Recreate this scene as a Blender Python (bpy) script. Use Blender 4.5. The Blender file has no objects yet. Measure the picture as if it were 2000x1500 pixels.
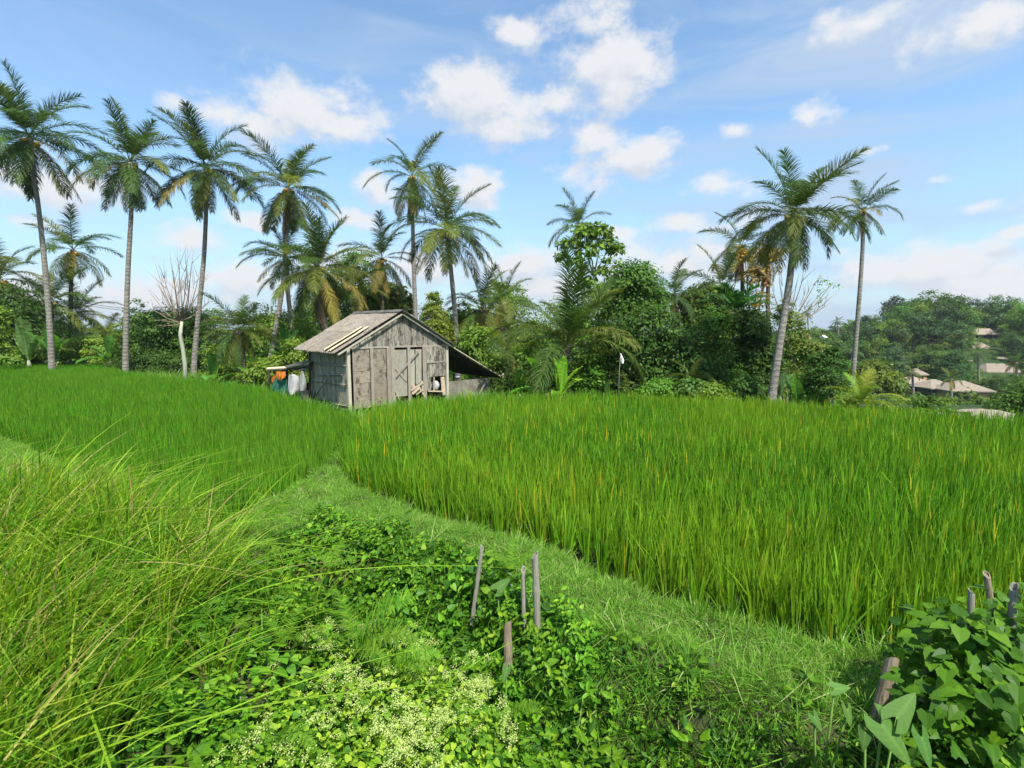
import bpy, math, random
import numpy as np
from mathutils import Vector, Matrix

rnd = random.Random(7)
rng = np.random.default_rng(7)
R = math.radians
sc = bpy.context.scene
COL = sc.collection
pi = math.pi

# ---------------------------------------------------------------- camera
F = 950.0
TH = R(6.6)
CAMZ = 2.7
cd = bpy.data.cameras.new('camera'); cam = bpy.data.objects.new('camera', cd); COL.objects.link(cam)
cam.location = (0, 0, CAMZ); cam.rotation_euler = (R(90) - TH, 0, 0)
cd.sensor_width = 36; cd.lens = F / 2000 * 36; cd.clip_start = 0.05; cd.clip_end = 4000
sc.camera = cam

# ---------------------------------------------------------------- exposure
sc.view_settings.view_transform = 'Standard'
sc.view_settings.look = 'None'
sc.view_settings.exposure = 0.83
sc.view_settings.gamma = 1.0
sc.view_settings.use_curve_mapping = False
sc.cycles.max_bounces = 7
sc.cycles.diffuse_bounces = 3
sc.cycles.glossy_bounces = 2
sc.cycles.transmission_bounces = 4
sc.cycles.caustics_reflective = False
sc.cycles.caustics_refractive = False

# ---------------------------------------------------------------- sun + sky
SUN_EL, SUN_AZ = R(58), (0.42, -0.91)          # horizontal direction towards the sun
sd = bpy.data.lights.new('sun', 'SUN'); sun = bpy.data.objects.new('sun', sd); COL.objects.link(sun)
sd.energy = 4.9; sd.angle = R(0.6); sd.color = (1.0, 0.95, 0.86)
tosun = Vector((SUN_AZ[0] * math.cos(SUN_EL), SUN_AZ[1] * math.cos(SUN_EL), math.sin(SUN_EL))).normalized()
sun.rotation_euler = tosun.to_track_quat('Z', 'Y').to_euler()

def ray(px, py):
    u, v = (px - 1000) / F, (py - 750) / F
    return np.array((u, math.cos(TH) - v * math.sin(TH), -math.sin(TH) - v * math.cos(TH)))
def at(px, py, d):
    r = ray(px, py); t = d / r[1]
    return np.array((r[0] * t, d, CAMZ + r[2] * t))
def onz(px, py, z=0.0):
    r = ray(px, py); t = (z - CAMZ) / r[2]
    return np.array((r[0] * t, r[1] * t, z))
def proj(p):
    x, y, z = p[0], p[1], p[2] - CAMZ
    dep = y * math.cos(TH) - z * math.sin(TH); up = y * math.sin(TH) + z * math.cos(TH)
    return 1000 + F * x / dep, 750 - F * up / dep

world = bpy.data.worlds.new('World'); sc.world = world; world.use_nodes = True
nt = world.node_tree; nt.nodes.clear()
class NB:
    def __init__(s, nt): s.nt = nt
    def n(s, typ, ins=None, **kw):
        nd = s.nt.nodes.new(typ)
        for k, v in kw.items(): setattr(nd, k, v)
        for k, v in (ins or {}).items():
            sk = nd.inputs[k]
            if isinstance(v, bpy.types.NodeSocket): s.nt.links.new(v, sk)
            else: sk.default_value = v
        return nd
    def m(s, op, a, b=None, c=None):
        nd = s.nt.nodes.new('ShaderNodeMath'); nd.operation = op
        for i, v in enumerate((a, b, c)):
            if v is None: continue
            if isinstance(v, bpy.types.NodeSocket): s.nt.links.new(v, nd.inputs[i])
            else: nd.inputs[i].default_value = v
        return nd.outputs[0]
    def vm(s, op, a, b=None):
        nd = s.nt.nodes.new('ShaderNodeVectorMath'); nd.operation = op
        for i, v in enumerate((a, b)):
            if v is None: continue
            if isinstance(v, bpy.types.NodeSocket): s.nt.links.new(v, nd.inputs[i])
            else: nd.inputs[i].default_value = v
        return nd.outputs['Value'] if op in ('LENGTH', 'DOT_PRODUCT') else nd.outputs[0]
    def mr(s, v, a, b, c=0.0, d=1.0, smooth=True):
        nd = s.n('ShaderNodeMapRange', {'Value': v, 'From Min': a, 'From Max': b, 'To Min': c, 'To Max': d})
        if smooth: nd.interpolation_type = 'SMOOTHSTEP'
        return nd.outputs[0]
    def mix(s, f, a, b, bt='MIX'):
        nd = s.nt.nodes.new('ShaderNodeMix'); nd.data_type = 'RGBA'; nd.blend_type = bt
        for k, v in ((0, f), (6, a), (7, b)):
            if isinstance(v, bpy.types.NodeSocket): s.nt.links.new(v, nd.inputs[k])
            else: nd.inputs[k].default_value = v if k == 0 else (*v[:3], 1)
        return nd.outputs[2]
    def ramp(s, f, stops, interp='LINEAR'):
        nd = s.nt.nodes.new('ShaderNodeValToRGB'); cr = nd.color_ramp; cr.interpolation = interp
        while len(cr.elements) < len(stops): cr.elements.new(0.5)
        for e, (p, c) in zip(cr.elements, stops): e.position = p; e.color = (*c[:3], 1)
        s.nt.links.new(f, nd.inputs[0]); return nd.outputs[0]

CLOUDS = [  # px, py, rx, ry, weight
 (925,195,100,62,1), (990,238,85,40,1), (905,215,60,35,.9), (1180,125,110,75,1), (1235,110,60,50,1), (1110,195,110,32,.95), (1200,180,80,40,1),
 (1145,35,95,45,.85), (1030,55,75,40,.8), (1215,315,105,42,1.05), (1165,285,42,38,1.05), (1260,300,50,32,1), (595,215,115,58,1), (670,250,75,34,1),
 (500,240,70,40,.95), (430,220,90,38,.75), (335,205,45,28,.7), (375,465,80,30,1.0), (90,350,150,50,.95), (170,360,70,40,.85), (80,440,60,25,.7),
 (1700,42,105,38,.9), (1620,30,60,26,.7), (1930,30,120,55,.95), (1570,222,65,36,.62), (1450,250,50,20,.6), (1405,372,70,28,.8), (1330,430,80,28,.7), (1440,440,60,30,.7),
 (735,375,50,36,.95), (930,365,58,38,.95), (250,585,130,45,.95), (330,560,70,30,.8), (470,560,90,45,.85), (500,432,60,22,.8), (690,430,60,25,.8),
 (1010,520,90,36,.9), (1060,560,100,40,.8), (1200,455,50,20,.7), (1300,510,120,40,.85), (1450,530,110,36,.8), (1720,530,90,40,.85), (1850,520,150,46,.95), (1950,560,140,40,.9),
 (1900,400,45,16,.75), (1995,450,35,14,.85), (1830,350,45,16,.55), (1680,300,40,16,.5), (640,530,90,50,.8), (30,560,100,50,.8), (820,530,70,50,.8),
 (-250,300,200,80,.9), (2350,350,220,70,.9), (2300,80,150,60,.8), (400,-200,200,60,.8), (1500,-250,240,70,.8),
]
def dirn(px, py):
    r = ray(px, py); return r / np.linalg.norm(r)
g = bpy.data.node_groups.new('cloud_density', 'ShaderNodeTree')
g.interface.new_socket(name='Dir', in_out='INPUT', socket_type='NodeSocketVector')
g.interface.new_socket(name='Density', in_out='OUTPUT', socket_type='NodeSocketFloat')
b = NB(g); gi = g.nodes.new('NodeGroupInput'); go = g.nodes.new('NodeGroupOutput')
warp = b.n('ShaderNodeTexNoise', {'Vector': gi.outputs[0], 'Scale': 9.0, 'Detail': 3.0})
wv = b.vm('MULTIPLY', b.vm('SUBTRACT', warp.outputs['Color'], (0.5, 0.5, 0.5)), (0.06, 0.06, 0.035))
D = b.vm('ADD', gi.outputs[0], wv)
acc = None
for (px, py, rx, ry, w) in CLOUDS:
    w = w + (.15 if py > 500 else 0); c = dirn(px, py); r0 = np.linalg.norm(ray(px, py))
    hx = 1.24 * rx / F / r0; hz = 1.24 * ry / F / r0
    L = b.vm('LENGTH', b.vm('MULTIPLY', b.vm('SUBTRACT', D, tuple(c)), (1 / hx, 1 / hx, 1 / hz)))
    f = b.m('MULTIPLY_ADD', L, -1.0, w)
    acc = f if acc is None else b.m('SMOOTH_MAX', acc, f, 0.25)
# loose fair-weather clouds everywhere out of the frame as well
sp = b.n('ShaderNodeSeparateXYZ', {'Vector': gi.outputs[0]})
proj2 = b.vm('MULTIPLY', gi.outputs[0], (1, 1, 2.2))
bigN = b.n('ShaderNodeTexNoise', {'Vector': proj2, 'Scale': 3.4, 'Detail': 3.0}).outputs[0]
gen = b.mr(bigN, 0.52, 0.72, -0.9, 0.5, smooth=False)
behind = b.mr(sp.outputs[1], 0.2, 0.5, 0.0, -2.0)
acc = b.m('MAXIMUM', acc, b.m('ADD', gen, behind))
n1 = b.n('ShaderNodeTexNoise', {'Vector': b.vm('MULTIPLY', gi.outputs[0], (1, 1, 1.4)), 'Scale': 13.0, 'Detail': 12.0, 'Roughness': 0.62}).outputs[0]
n2 = b.n('ShaderNodeTexNoise', {'Vector': gi.outputs[0], 'Scale': 45.0, 'Detail': 6.0, 'Roughness': 0.6}).outputs[0]
den = b.m('ADD', acc, b.m('MULTIPLY', b.m('SUBTRACT', n1, 0.5), 2.4))
den = b.m('ADD', den, b.m('MULTIPLY', b.m('SUBTRACT', n2, 0.5), 0.35))
g.links.new(den, go.inputs[0])

b = NB(nt)
tc = b.n('ShaderNodeTexCoord'); Dn = tc.outputs['Generated']
sky = b.n('ShaderNodeTexSky', sky_type='NISHITA', sun_disc=False)
sky.sun_elevation = SUN_EL; sky.sun_rotation = math.atan2(SUN_AZ[0], SUN_AZ[1]); sky.altitude = 200
sky.air_density = 1.0; sky.dust_density = 1.4; sky.ozone_density = 2.0
def grp(v):
    nd = nt.nodes.new('ShaderNodeGroup'); nd.node_tree = g; nt.links.new(v, nd.inputs[0]); return nd.outputs[0]
d0 = grp(Dn); d1 = grp(b.vm('ADD', Dn, (0.01, -0.01, 0.028)))
alpha = b.mr(d0, -0.08, 0.75)
thick = b.mr(d0, 0.1, 1.0)
lit = b.mr(b.m('SUBTRACT', d0, d1), -0.55, 0.45)
sepz = b.n('ShaderNodeSeparateXYZ', {'Vector': Dn})
cl = b.mix(lit, (3.9, 4.15, 4.6), (5.1, 5.1, 5.15))
cl = b.mix(b.m('MULTIPLY', thick, 0.25), cl, (4.4, 4.6, 4.9))
cir = b.n('ShaderNodeTexNoise', {'Vector': b.vm('MULTIPLY', Dn, (1.3, 1.3, 7.0)), 'Scale': 2.2, 'Detail': 7.0, 'Roughness': 0.55, 'Distortion': 0.8}).outputs[0]
cirf = b.m('MULTIPLY', b.mr(cir, 0.35, 0.75), b.mr(sepz.outputs[0], -0.7, 0.6, 0.25, 0.85))
SKYGAIN = (1.25, 1.45, 1.45)
skyc = b.mix(1.0, sky.outputs[0], SKYGAIN, 'MULTIPLY')
skyc = b.mix(cirf, skyc, (3.0, 3.75, 4.8))
skyc = b.mix(b.mr(sepz.outputs[2], 0.0, 0.35, 0.6, 0.0), skyc, (2.7, 3.6, 4.7))
fin = b.mix(b.m('MULTIPLY', alpha, 0.95), skyc, cl)
bg = b.n('ShaderNodeBackground', {'Color': fin, 'Strength': 0.1})
wo = b.n('ShaderNodeOutputWorld', {'Surface': bg.outputs[0]})

# ---------------------------------------------------------------- materials
def newmat(name):
    m = bpy.data.materials.new(name); m.use_nodes = True; m.node_tree.nodes.clear()
    return m, NB(m.node_tree)
def finish(b, shader): b.n('ShaderNodeOutputMaterial', {'Surface': shader})
def leafmat(name, stops, trans=0.4, rough=0.55, spec=0.10, objcol=False, patch=None, tgain=(1.5, 1.45, 0.6)):
    m, b = newmat(name)
    v = b.n('ShaderNodeAttribute', attribute_name='v').outputs['Fac']
    c = b.ramp(v, stops)
    if patch:
        geo = b.n('ShaderNodeNewGeometry')
        nz = b.n('ShaderNodeTexNoise', {'Vector': geo.outputs['Position'], 'Scale': patch[1], 'Detail': 3.0}).outputs[0]
        c = b.mix(b.m('MULTIPLY', b.mr(nz, patch[2], patch[3]), patch[4]), c, patch[0])
    oi = b.n('ShaderNodeObjectInfo')
    if objcol: c = b.mix(1.0, c, oi.outputs['Color'], 'MULTIPLY')
    hs = b.n('ShaderNodeHueSaturation', {'Color': c, 'Value': b.mr(oi.outputs['Random'], 0, 1, 0.82, 1.18, False), 'Hue': b.mr(oi.outputs['Random'], 0, 1, 0.493, 0.507, False)})
    c = hs.outputs[0]
    bs = b.n('ShaderNodeBsdfPrincipled', {'Base Color': c, 'Roughness': rough, 'Specular IOR Level': spec})
    tr = b.n('ShaderNodeBsdfTranslucent', {'Color': b.mix(1.0, c, tgain, 'MULTIPLY')})
    mx = b.n('ShaderNodeMixShader', {0: trans, 1: bs.outputs[0], 2: tr.outputs[0]})
    finish(b, mx.outputs[0]); return m
def simplemat(name, c1, c2, scale=4.0, rough=0.8, bump=0.3, stretch=(1, 1, 1), c3=None, spec=0.25, coord='Object', lo=0.35, hi=0.65):
    m, b = newmat(name)
    tc = b.n('ShaderNodeTexCoord'); oi = b.n('ShaderNodeObjectInfo')
    vec = b.vm('ADD', b.vm('MULTIPLY', tc.outputs[coord], stretch), b.n('ShaderNodeCombineXYZ', {0: b.m('MULTIPLY', oi.outputs['Random'], 37.0), 1: b.m('MULTIPLY', oi.outputs['Random'], 11.0)}).outputs[0])
    n1 = b.n('ShaderNodeTexNoise', {'Vector': vec, 'Scale': scale, 'Detail': 8.0, 'Roughness': 0.65}).outputs[0]
    c = b.mix(b.mr(n1, lo, hi), c1, c2)
    if c3 is not None:
        n3 = b.n('ShaderNodeTexNoise', {'Vector': b.vm('ADD', vec, (5, 9, 3)), 'Scale': scale * 0.45, 'Detail': 9.0, 'Roughness': 0.7}).outputs[0]
        c = b.mix(b.mr(n3, 0.5, 0.62), c, c3)
    hs = b.n('ShaderNodeHueSaturation', {'Color': c, 'Value': b.mr(oi.outputs['Random'], 0, 1, 0.85, 1.15, False)})
    bp = b.n('ShaderNodeBump', {'Height': n1, 'Strength': bump, 'Distance': 0.02})
    bs = b.n('ShaderNodeBsdfPrincipled', {'Base Color': hs.outputs[0], 'Roughness': rough, 'Specular IOR Level': spec, 'Normal': bp.outputs[0]})
    finish(b, bs.outputs[0]); return m

M = {}
M['rice'] = leafmat('rice_blade', [(0, (.03, .105, .008)), (.45, (.08, .225, .012)), (.9, (.16, .34, .016)), (.98, (.18, .32, .02)), (.984, (.52, .48, .04)), (1, (.62, .36, .03))],
                    trans=.32, patch=((.19, .31, .015), .22, .38, .68, .6))
M['rice_left'] = leafmat('rice_blade_left', [(0, (.03, .11, .008)), (.45, (.08, .225, .013)), (.985, (.15, .33, .016)), (.993, (.35, .36, .04)), (1, (.55, .4, .04))],
                    trans=.32, patch=((.14, .26, .02), .3, .45, .75, .4))
M['tallgrass'] = leafmat('tall_grass_blade', [(0, (.06, .17, .014)), (.45, (.17, .33, .02)), (.88, (.34, .47, .04)), (.94, (.36, .40, .07)), (.97, (.40, .33, .13)), (1, (.30, .2, .1))], trans=.42, tgain=(1.3, 1.35, .5))
M['mikania'] = leafmat('yellowish_leaf', [(0, (.06, .16, .015)), (.5, (.16, .29, .02)), (1, (.33, .44, .04))], trans=.38, rough=.5)
M['shortgrass'] = leafmat('short_grass_blade', [(0, (.08, .22, .022)), (.6, (.18, .36, .04)), (.9, (.27, .44, .08)), (1, (.48, .47, .24))], trans=.42, tgain=(1.3, 1.3, .8))
M['creeper'] = leafmat('creeper_leaf', [(0, (.035, .11, .012)), (.5, (.085, .22, .014)), (.85, (.15, .31, .018)), (1, (.24, .38, .025))], trans=.38, rough=.45, spec=.16)
M['palm'] = leafmat('palm_frond', [(0, (.7, .7, .7)), (1, (1.3, 1.3, 1.3))], trans=.34, rough=.5, spec=.14, objcol=True)
M['tree'] = leafmat('tree_leaf', [(0, (.6, .62, .6)), (.6, (1.1, 1.1, 1.1)), (.85, (1.5, 1.4, 1.2)), (1, (2.4, 2.0, 1.4))], trans=.34, rough=.5, spec=.14, objcol=True)
M['banana'] = leafmat('banana_leaf', [(0, (.7, .7, .7)), (1, (1.3, 1.3, 1.3))], trans=.45, rough=.35, objcol=True)
M['vine'] = leafmat('vine_leaf', [(0, (.03, .095, .008)), (.45, (.07, .17, .010)), (1, (.25, .38, .02))], trans=.4, rough=.5, spec=.15)
M['flower'] = leafmat('cream_flower', [(0, (.30, .40, .10)), (1, (.54, .58, .24))], trans=.3, rough=.7, spec=.1)
M['purple'] = leafmat('purple_flower', [(0, (.35, .22, .55)), (1, (.55, .42, .75))], trans=.3, rough=.7, spec=.1)
M['fern'] = leafmat('fern_frond', [(0, (.06, .17, .015)), (1, (.19, .33, .025))], trans=.45)
def groundmat():
    m, b = newmat('ground')
    P = b.n('ShaderNodeNewGeometry').outputs['Position']; sp = b.n('ShaderNodeSeparateXYZ', {'Vector': P})
    n1 = b.n('ShaderNodeTexNoise', {'Vector': P, 'Scale': 3.0, 'Detail': 8.0, 'Roughness': .65}).outputs[0]
    n2 = b.n('ShaderNodeTexNoise', {'Vector': P, 'Scale': .35, 'Detail': 8.0, 'Roughness': .65}).outputs[0]
    c = b.mix(b.mr(n1, .35, .65), (.055, .042, .025), (.035, .06, .015))
    g_ = b.mix(b.mr(n2, .35, .65), (.018, .038, .010), (.035, .062, .014)); g_ = b.mix(b.mr(n1, .45, .7, 0, .6), g_, (.03, .06, .015))
    c = b.mix(b.mr(sp.outputs[1], 12, 18), c, g_)
    bp = b.n('ShaderNodeBump', {'Height': n1, 'Strength': .6, 'Distance': .03})
    bs = b.n('ShaderNodeBsdfPrincipled', {'Base Color': c, 'Roughness': .9, 'Specular IOR Level': .15, 'Normal': bp.outputs[0]}); finish(b, bs.outputs[0]); return m
M['soil'] = groundmat()
M['hillsoil'] = simplemat('hill_ground', (.03, .055, .015), (.05, .09, .02), .25)
def barkmat(name, c1, c2, ring=9.0):
    m, b = newmat(name)
    tc = b.n('ShaderNodeTexCoord')
    sp = b.n('ShaderNodeSeparateXYZ', {'Vector': tc.outputs['Object']})
    n1 = b.n('ShaderNodeTexNoise', {'Vector': tc.outputs['Object'], 'Scale': 5.0, 'Detail': 6.0, 'Roughness': .7}).outputs[0]
    w = b.m('SINE', b.m('MULTIPLY', b.m('ADD', sp.outputs[2], b.m('MULTIPLY', n1, .55)), ring * 6.283))
    f = b.m('MULTIPLY', b.mr(n1, .3, .7), b.mr(w, -1, -.4, .55, 1.0))
    c = b.mix(b.m('MULTIPLY_ADD', f, .6, .25), c1, c2)
    bp = b.n('ShaderNodeBump', {'Height': b.m('ADD', w, b.m('MULTIPLY', n1, 2.0)), 'Strength': .5, 'Distance': .03})
    bs = b.n('ShaderNodeBsdfPrincipled', {'Base Color': c, 'Roughness': .85, 'Specular IOR Level': .2, 'Normal': bp.outputs[0]})
    finish(b, bs.outputs[0]); return m
M['palmbark'] = barkmat('palm_trunk_bark', (.12, .105, .085), (.30, .28, .245), 5.0)
M['darkbark'] = barkmat('shaggy_dark_bark', (.04, .032, .025), (.13, .10, .075), 3.0)
M['palebark'] = simplemat('pale_smooth_bark', (.26, .27, .20), (.36, .36, .28), 6, bump=.2, stretch=(1, 1, .4), c3=(.28, .31, .2))
M['twig'] = simplemat('dry_twig', (.19, .15, .105), (.31, .26, .19), 8)
M['bark'] = simplemat('bark', (.10, .08, .06), (.22, .19, .15), 6)
def woodmat(name, ca, cb, cd, grain=(14, 14, 1.2), dark=.5):
    m, b = newmat(name)
    tc = b.n('ShaderNodeTexCoord'); oi = b.n('ShaderNodeObjectInfo')
    off = b.n('ShaderNodeCombineXYZ', {0: b.m('MULTIPLY', oi.outputs['Random'], 31.0), 1: b.m('MULTIPLY', oi.outputs['Random'], 17.0), 2: b.m('MULTIPLY', oi.outputs['Random'], 23.0)}).outputs[0]
    P = b.vm('ADD', tc.outputs['Object'], off)
    gr = b.n('ShaderNodeTexNoise', {'Vector': b.vm('MULTIPLY', P, grain), 'Scale': 3.0, 'Detail': 8.0, 'Roughness': .7}).outputs[0]
    bl = b.n('ShaderNodeTexNoise', {'Vector': b.vm('MULTIPLY', P, (1.6, 1.6, .7)), 'Scale': 3.2, 'Detail': 10.0, 'Roughness': .75}).outputs[0]
    c = b.mix(b.mr(gr, .3, .7), ca, cb)
    c = b.mix(b.m('MULTIPLY', b.mr(bl, dark, dark + .1), .85), c, cd)
    c = b.mix(b.mr(gr, .6, .72, 0, .5), c, cd)
    hs = b.n('ShaderNodeHueSaturation', {'Color': c, 'Value': b.mr(oi.outputs['Random'], 0, 1, .78, 1.2, False)})
    bp = b.n('ShaderNodeBump', {'Height': gr, 'Strength': .5, 'Distance': .01})
    bs = b.n('ShaderNodeBsdfPrincipled', {'Base Color': hs.outputs[0], 'Roughness': .9, 'Specular IOR Level': .15, 'Normal': bp.outputs[0]})
    finish(b, bs.outputs[0]); return m
M['plank'] = woodmat('weathered_plank', (.185, .17, .135), (.34, .315, .26), (.055, .047, .036), dark=.475)
M['plank_side'] = woodmat('green_grey_plank', (.185, .175, .125), (.31, .288, .21), (.06, .06, .045), dark=.52)
M['post'] = woodmat('pale_post_wood', (.34, .31, .24), (.48, .45, .35), (.2, .18, .13), dark=.62)
M['batten'] = woodmat('batten_wood', (.20, .17, .13), (.34, .30, .25), (.10, .08, .06), dark=.58)
M['ply'] = woodmat('peeling_plywood', (.185, .15, .11), (.35, .305, .24), (.07, .055, .04), grain=(1.6, 1.6, 15), dark=.5)
M['doorply'] = woodmat('door_panel_board', (.24, .225, .175), (.33, .31, .245), (.13, .12, .09), grain=(4, 4, 2), dark=.55)
M['rawwood'] = woodmat('broken_pale_wood', (.33, .27, .19), (.45, .38, .28), (.25, .2, .14), dark=.62)
M['bamboo'] = woodmat('dry_bamboo', (.17, .165, .13), (.29, .275, .225), (.13, .11, .08), dark=.6)
M['stump'] = woodmat('brown_stake', (.17, .13, .09), (.30, .25, .18), (.08, .06, .045), dark=.56)
M['roof'] = simplemat('fibre_cement_sheet', (.165, .142, .112), (.235, .205, .166), 12.0, rough=.95, bump=.3, c3=(.13, .116, .096), stretch=(1, 1, 1))
M['roofpale'] = simplemat('pale_roof_sheet', (.40, .34, .21), (.50, .44, .29), 6.0, rough=.7, bump=.1)
M['tin'] = simplemat('dark_tin_sheet', (.05, .05, .045), (.12, .115, .10), 4.0, rough=.6)
M['concrete'] = simplemat('stained_concrete', (.16, .145, .115), (.25, .225, .185), 5.0, c3=(.14, .125, .10))
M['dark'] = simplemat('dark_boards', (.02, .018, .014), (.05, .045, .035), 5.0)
M['tarp'] = simplemat('green_tarpaulin', (.02, .085, .06), (.035, .13, .09), 4.0, rough=.5, bump=.4)
M['orange'] = simplemat('orange_cloth', (.36, .10, .015), (.5, .17, .03), 5.0, rough=.7)
M['whitesack'] = simplemat('white_sack', (.30, .30, .30), (.38, .38, .38), 6.0, rough=.6)
M['greynet'] = simplemat('grey_net', (.2, .21, .2), (.33, .34, .32), 20.0, rough=.7)
M['white'] = simplemat('white_cloth', (.75, .75, .75), (.82, .82, .82), 6.0, rough=.7)
M['blackcloth'] = simplemat('black_cloth', (.02, .02, .025), (.04, .04, .05), 6.0, rough=.8)
M['pinkcloth'] = simplemat('pink_cloth', (.6, .3, .26), (.7, .5, .45), 6.0, rough=.8)
M['villaroof'] = simplemat('thatch_roof', (.17, .14, .108), (.26, .22, .172), 3.0, rough=.95, bump=.5, stretch=(1, 1, 6))
M['villawall'] = simplemat('ochre_wall', (.42, .26, .12), (.5, .33, .17), 1.0, rough=.8)
M['glass'] = simplemat('dark_window_glass', (.012, .016, .016), (.03, .035, .035), 1.0, rough=.15, bump=0, spec=.6)
M['wire'] = simplemat('black_cable', (.03, .03, .03), (.05, .05, .05), 2.0)
M['coconut'] = simplemat('coconut_husk', (.30, .20, .03), (.42, .26, .05), 3.0, rough=.6)
M['redroof'] = simplemat('red_tiles', (.5, .13, .06), (.6, .2, .1), 2.0)
M['metal'] = simplemat('galvanised_steel', (.4, .4, .4), (.55, .55, .55), 2.0, rough=.5)

# ---------------------------------------------------------------- mesh helpers
def norm(a): return a / np.maximum(np.linalg.norm(a, axis=-1, keepdims=True), 1e-9)
def qmesh(name, Q, v=None, mat=None):
    Q = np.asarray(Q, dtype=np.float32); n = len(Q)
    me = bpy.data.meshes.new(name)
    me.vertices.add(4 * n); me.vertices.foreach_set('co', Q.reshape(-1))
    me.loops.add(4 * n); me.loops.foreach_set('vertex_index', np.arange(4 * n, dtype=np.int32))
    me.polygons.add(n); me.polygons.foreach_set('loop_start', np.arange(0, 4 * n, 4, dtype=np.int32))
    if v is not None:
        a = me.attributes.new('v', 'FLOAT', 'POINT'); a.data.foreach_set('value', np.repeat(np.asarray(v, dtype=np.float32), 4))
    me.update(calc_edges=True)
    if mat: me.materials.append(mat)
    return me
def pmesh(name, V, Fc, mat=None, smooth=False):
    me = bpy.data.meshes.new(name); me.from_pydata([tuple(map(float, p)) for p in V], [], Fc); me.update()
    if mat: me.materials.append(mat)
    if smooth: me.polygons.foreach_set('use_smooth', [True] * len(me.polygons))
    return me
def obj(name, me, parent=None, loc=None, color=None):
    o = bpy.data.objects.new(name, me); COL.objects.link(o)
    if parent: o.parent = parent
    if loc is not None: o.location = loc
    if color is not None: o.color = (*color, 1)
    return o
def tag(o, label=None, cat=None, group=None, kind=None):
    if label: o['label'] = label
    if cat: o['category'] = cat
    if group: o['group'] = group
    if kind: o['kind'] = kind
    return o
def thing(name, label, cat, loc=(0, 0, 0), group=None, rz=0):
    o = bpy.data.objects.new(name, None); COL.objects.link(o); o.location = loc; o.rotation_euler = (0, 0, rz)
    o.empty_display_size = .1
    return tag(o, label, cat, group)
def ribbons(P, W, S):
    """P (N,K,3) centre lines, W (N,K) widths, S (N,3)|(N,K,3) side vectors -> quads (N*(K-1),4,3)"""
    if S.ndim == 2: S = np.repeat(S[:, None, :], P.shape[1], 1)
    L = P - S * W[..., None] / 2; Rr = P + S * W[..., None] / 2
    Q = np.stack([L[:, :-1], Rr[:, :-1], Rr[:, 1:], L[:, 1:]], 2)
    return Q.reshape(-1, 4, 3)
def frames(n, d):
    """rotation matrices whose columns are (side, dir, normal)"""
    n = norm(n); d = norm(d - n * np.sum(n * d, -1, keepdims=True)); s = np.cross(d, n)
    return np.stack([s, d, n], -1)
def stamp(T, P, Rm, s):
    """T (m,4,3) template, P (N,3), Rm (N,3,3), s (N,)"""
    Q = np.einsum('nij,mkj->nmki', Rm, T) * s[:, None, None, None] + P[:, None, None, :]
    return Q.reshape(-1, 4, 3)
def tube(pts, rad, n=8, close=True):
    pts = np.asarray(pts, float); K = len(pts); rad = np.broadcast_to(np.asarray(rad, float), (K,))
    V = []; Fc = []
    tg = norm(np.gradient(pts, axis=0))
    up = np.array((0, 0, 1.0)) if abs(tg[0][2]) < .9 else np.array((1.0, 0, 0))
    for i in range(K):
        a = norm(np.cross(tg[i], up)); c = np.cross(tg[i], a)
        for j in range(n):
            t = 2 * pi * j / n; V.append(pts[i] + rad[i] * (math.cos(t) * a + math.sin(t) * c))
    for i in range(K - 1):
        for j in range(n):
            Fc.append((i * n + j, i * n + (j + 1) % n, (i + 1) * n + (j + 1) % n, (i + 1) * n + j))
    if close: Fc.append(tuple(range(n - 1, -1, -1))); Fc.append(tuple(range((K - 1) * n, K * n)))
    return V, Fc
def tubes_mesh(name, segs, mat):
    V = []; Fc = []
    for pts, rad, n in segs:
        v, f = tube(pts, rad, n); o = len(V); V += v; Fc += [tuple(i + o for i in q) for q in f]
    return pmesh(name, V, Fc, mat, True)
def boxm(name, x0, x1, y0, y1, z0, z1, mat):
    V = [(x0, y0, z0), (x1, y0, z0), (x1, y1, z0), (x0, y1, z0), (x0, y0, z1), (x1, y0, z1), (x1, y1, z1), (x0, y1, z1)]
    return pmesh(name, V, [(3, 2, 1, 0), (4, 5, 6, 7), (0, 1, 5, 4), (1, 2, 6, 5), (2, 3, 7, 6), (3, 0, 4, 7)], mat)
def beamm(name, p, q, w, t, mat, nrm=(0, -1, 0)):
    """plank from p to q, w wide in the plane square to nrm, t thick along nrm"""
    p = np.array(p, float); q = np.array(q, float); nrm = norm(np.array(nrm, float)); s = norm(np.cross(q - p, nrm)) * w / 2; h = nrm * t / 2
    V = [p - s - h, p + s - h, p + s + h, p - s + h, q - s - h, q + s - h, q + s + h, q - s + h]
    return pmesh(name, V, [(3, 2, 1, 0), (4, 5, 6, 7), (0, 1, 5, 4), (1, 2, 6, 5), (2, 3, 7, 6), (3, 0, 4, 7)], mat)
def ss(x, a, b): t = np.clip((x - a) / (b - a), 0, 1); return t * t * (3 - 2 * t)

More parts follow.
